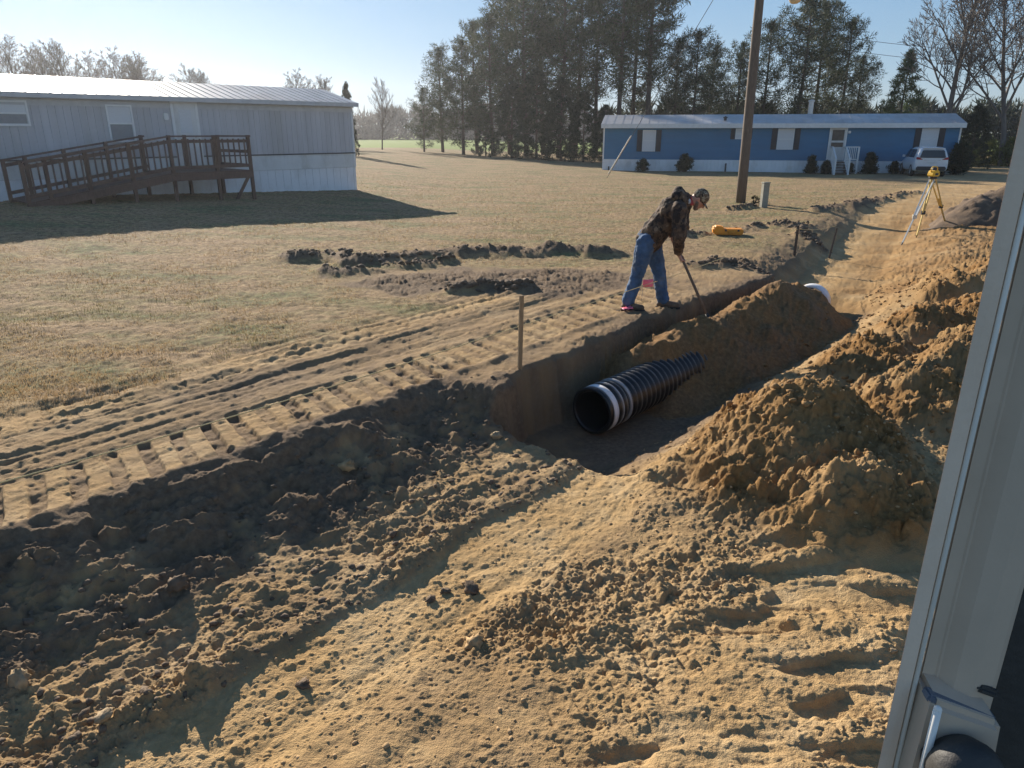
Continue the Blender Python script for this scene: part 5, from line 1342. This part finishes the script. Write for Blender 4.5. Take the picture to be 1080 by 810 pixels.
# ------------------------------------------------------------------ cab door frame beside the camera
Yc = .56
cab = thing('cab_door_frame', 'grey metal door frame of the digger cab at the right edge', 'cab frame', (.40, Yc, 1.0))
def cx(k, dy=0.0): return k*(Yc+dy)-.40          # k = tangent of the bearing
def cab_pr(kd):
    return [(cx(k, dy), dy, z0) for k, dy in kd]
z0, z1 = .30, 2.0
mb = MB(); mb.prism(cab_pr([(.664, -.005), (.678, -.0055), (.690, -.005), (.692, -.001), (.697, .05), (.676, .05)]), (0, 0, z0), (0, 0, z1)); mb.build('seal_strip', M['cab_seal'], cab, bevel=.0004)
mb = MB(); mb.tube([(cx(.6965, -.004), -.004, z0), (cx(.6965, -.004), -.004, z1)], .0022, 12); mb.build('trim_bead', M['cab_bead'], cab, smooth=True)
mb = MB(); mb.prism(cab_pr([(.7015, .003), (.73, .004), (.765, -.006), (.80, -.010), (.832, -.006), (.838, .0), (.842, .05), (.704, .05)]), (0, 0, z0), (0, 0, z1)); mb.build('door_panel', M['cab_paint'], cab, bevel=.002)
mb = MB(); mb.prism(cab_pr([(.834, .012), (1.5, -.02), (1.5, .07), (.80, .07)]), (0, 0, z0), (0, 0, z1)); mb.build('dark_pillar', M['cab_dark'], cab, bevel=.003)
def cabp(u, v, dy):                  # local point on the frame seen at that bearing
    p = at_y(u, v, Yc+dy); return Vector((p.x-.40, dy, p.z-1.0))
# latch housing
tl, tr_, br_, bl_ = cabp(986, 742, -.030), cabp(1060, 768, -.036), cabp(1038, 880, -.036), cabp(950, 870, -.030)
bk = V3((0, .05, .012))
mb = MB(); mb.add([tl, tr_, br_, bl_, tl+bk, tr_+bk, br_+bk, bl_+bk], [(0, 1, 2, 3), (7, 6, 5, 4), (0, 4, 5, 1), (1, 5, 6, 2), (2, 6, 7, 3), (3, 7, 4, 0)])
lh = mb.build('latch_housing', M['cab_paint'], cab, bevel=.006)
mb = MB(); mb.tube([cabp(989, 748, -.034), cabp(964, 850, -.034)], .0038, 10); mb.sphere(cabp(989, 748, -.034), .0038, 10, 6); mb.build('bright_edge', M['cab_bead'], lh, smooth=True)
mb = MB(); mb.bar(cabp(976, 731, -.016), cabp(1046, 757, -.022), .014, .009); mb.build('gasket', M['cab_blue'], lh, bevel=.002)
kp = cabp(1016, 812, -.05)
mt = Matrix.Translation(kp) @ Matrix.Rotation(R(60), 4, 'X') @ Matrix.Rotation(R(-8), 4, 'Y')
mb = MB(); mb.lathe([(.001, .030), (.016, .029), (.026, .024), (.031, .012), (.030, -.02), (.001, -.02)], mt, 32); kb = mb.build('knob', M['cab_dark'], lh, smooth=True)
mb = MB(); mb.sphere(kp+V3((-.016, -.026, .010)), .0040, 10, 8); mb.build('rivet', M['steel'], kb, smooth=True)
mb = MB(); mb.bar(cabp(1030, 724, -.008), cabp(1052, 732, -.010), .010, .008); mb.build('hinge_block', M['cab_dark'], cab, bevel=.003)

HZ = 0.00045  # haze volume added to give the low sun's veiling glare
hb = MB(); hb.box(-330, 330, -6, 420, -1.8, 26); 
hm_ = bpy.data.materials.new('glare_haze'); hm_.use_nodes = True
hn = hm_.node_tree; hn.nodes.clear(); pvn = hn.nodes.new('ShaderNodeVolumePrincipled'); hmo = hn.nodes.new('ShaderNodeOutputMaterial')
pvn.inputs['Color'].default_value = (.93, .95, 1, 1); pvn.inputs['Density'].default_value = HZ; pvn.inputs['Anisotropy'].default_value = .65
hn.links.new(pvn.outputs[0], hmo.inputs['Volume'])
hz = hb.build('haze', hm_); tag(hz, kind='stuff'); hz['label'] = 'thin haze over the whole field, added for the sun glare veil'
print('objects', len(bpy.data.objects))
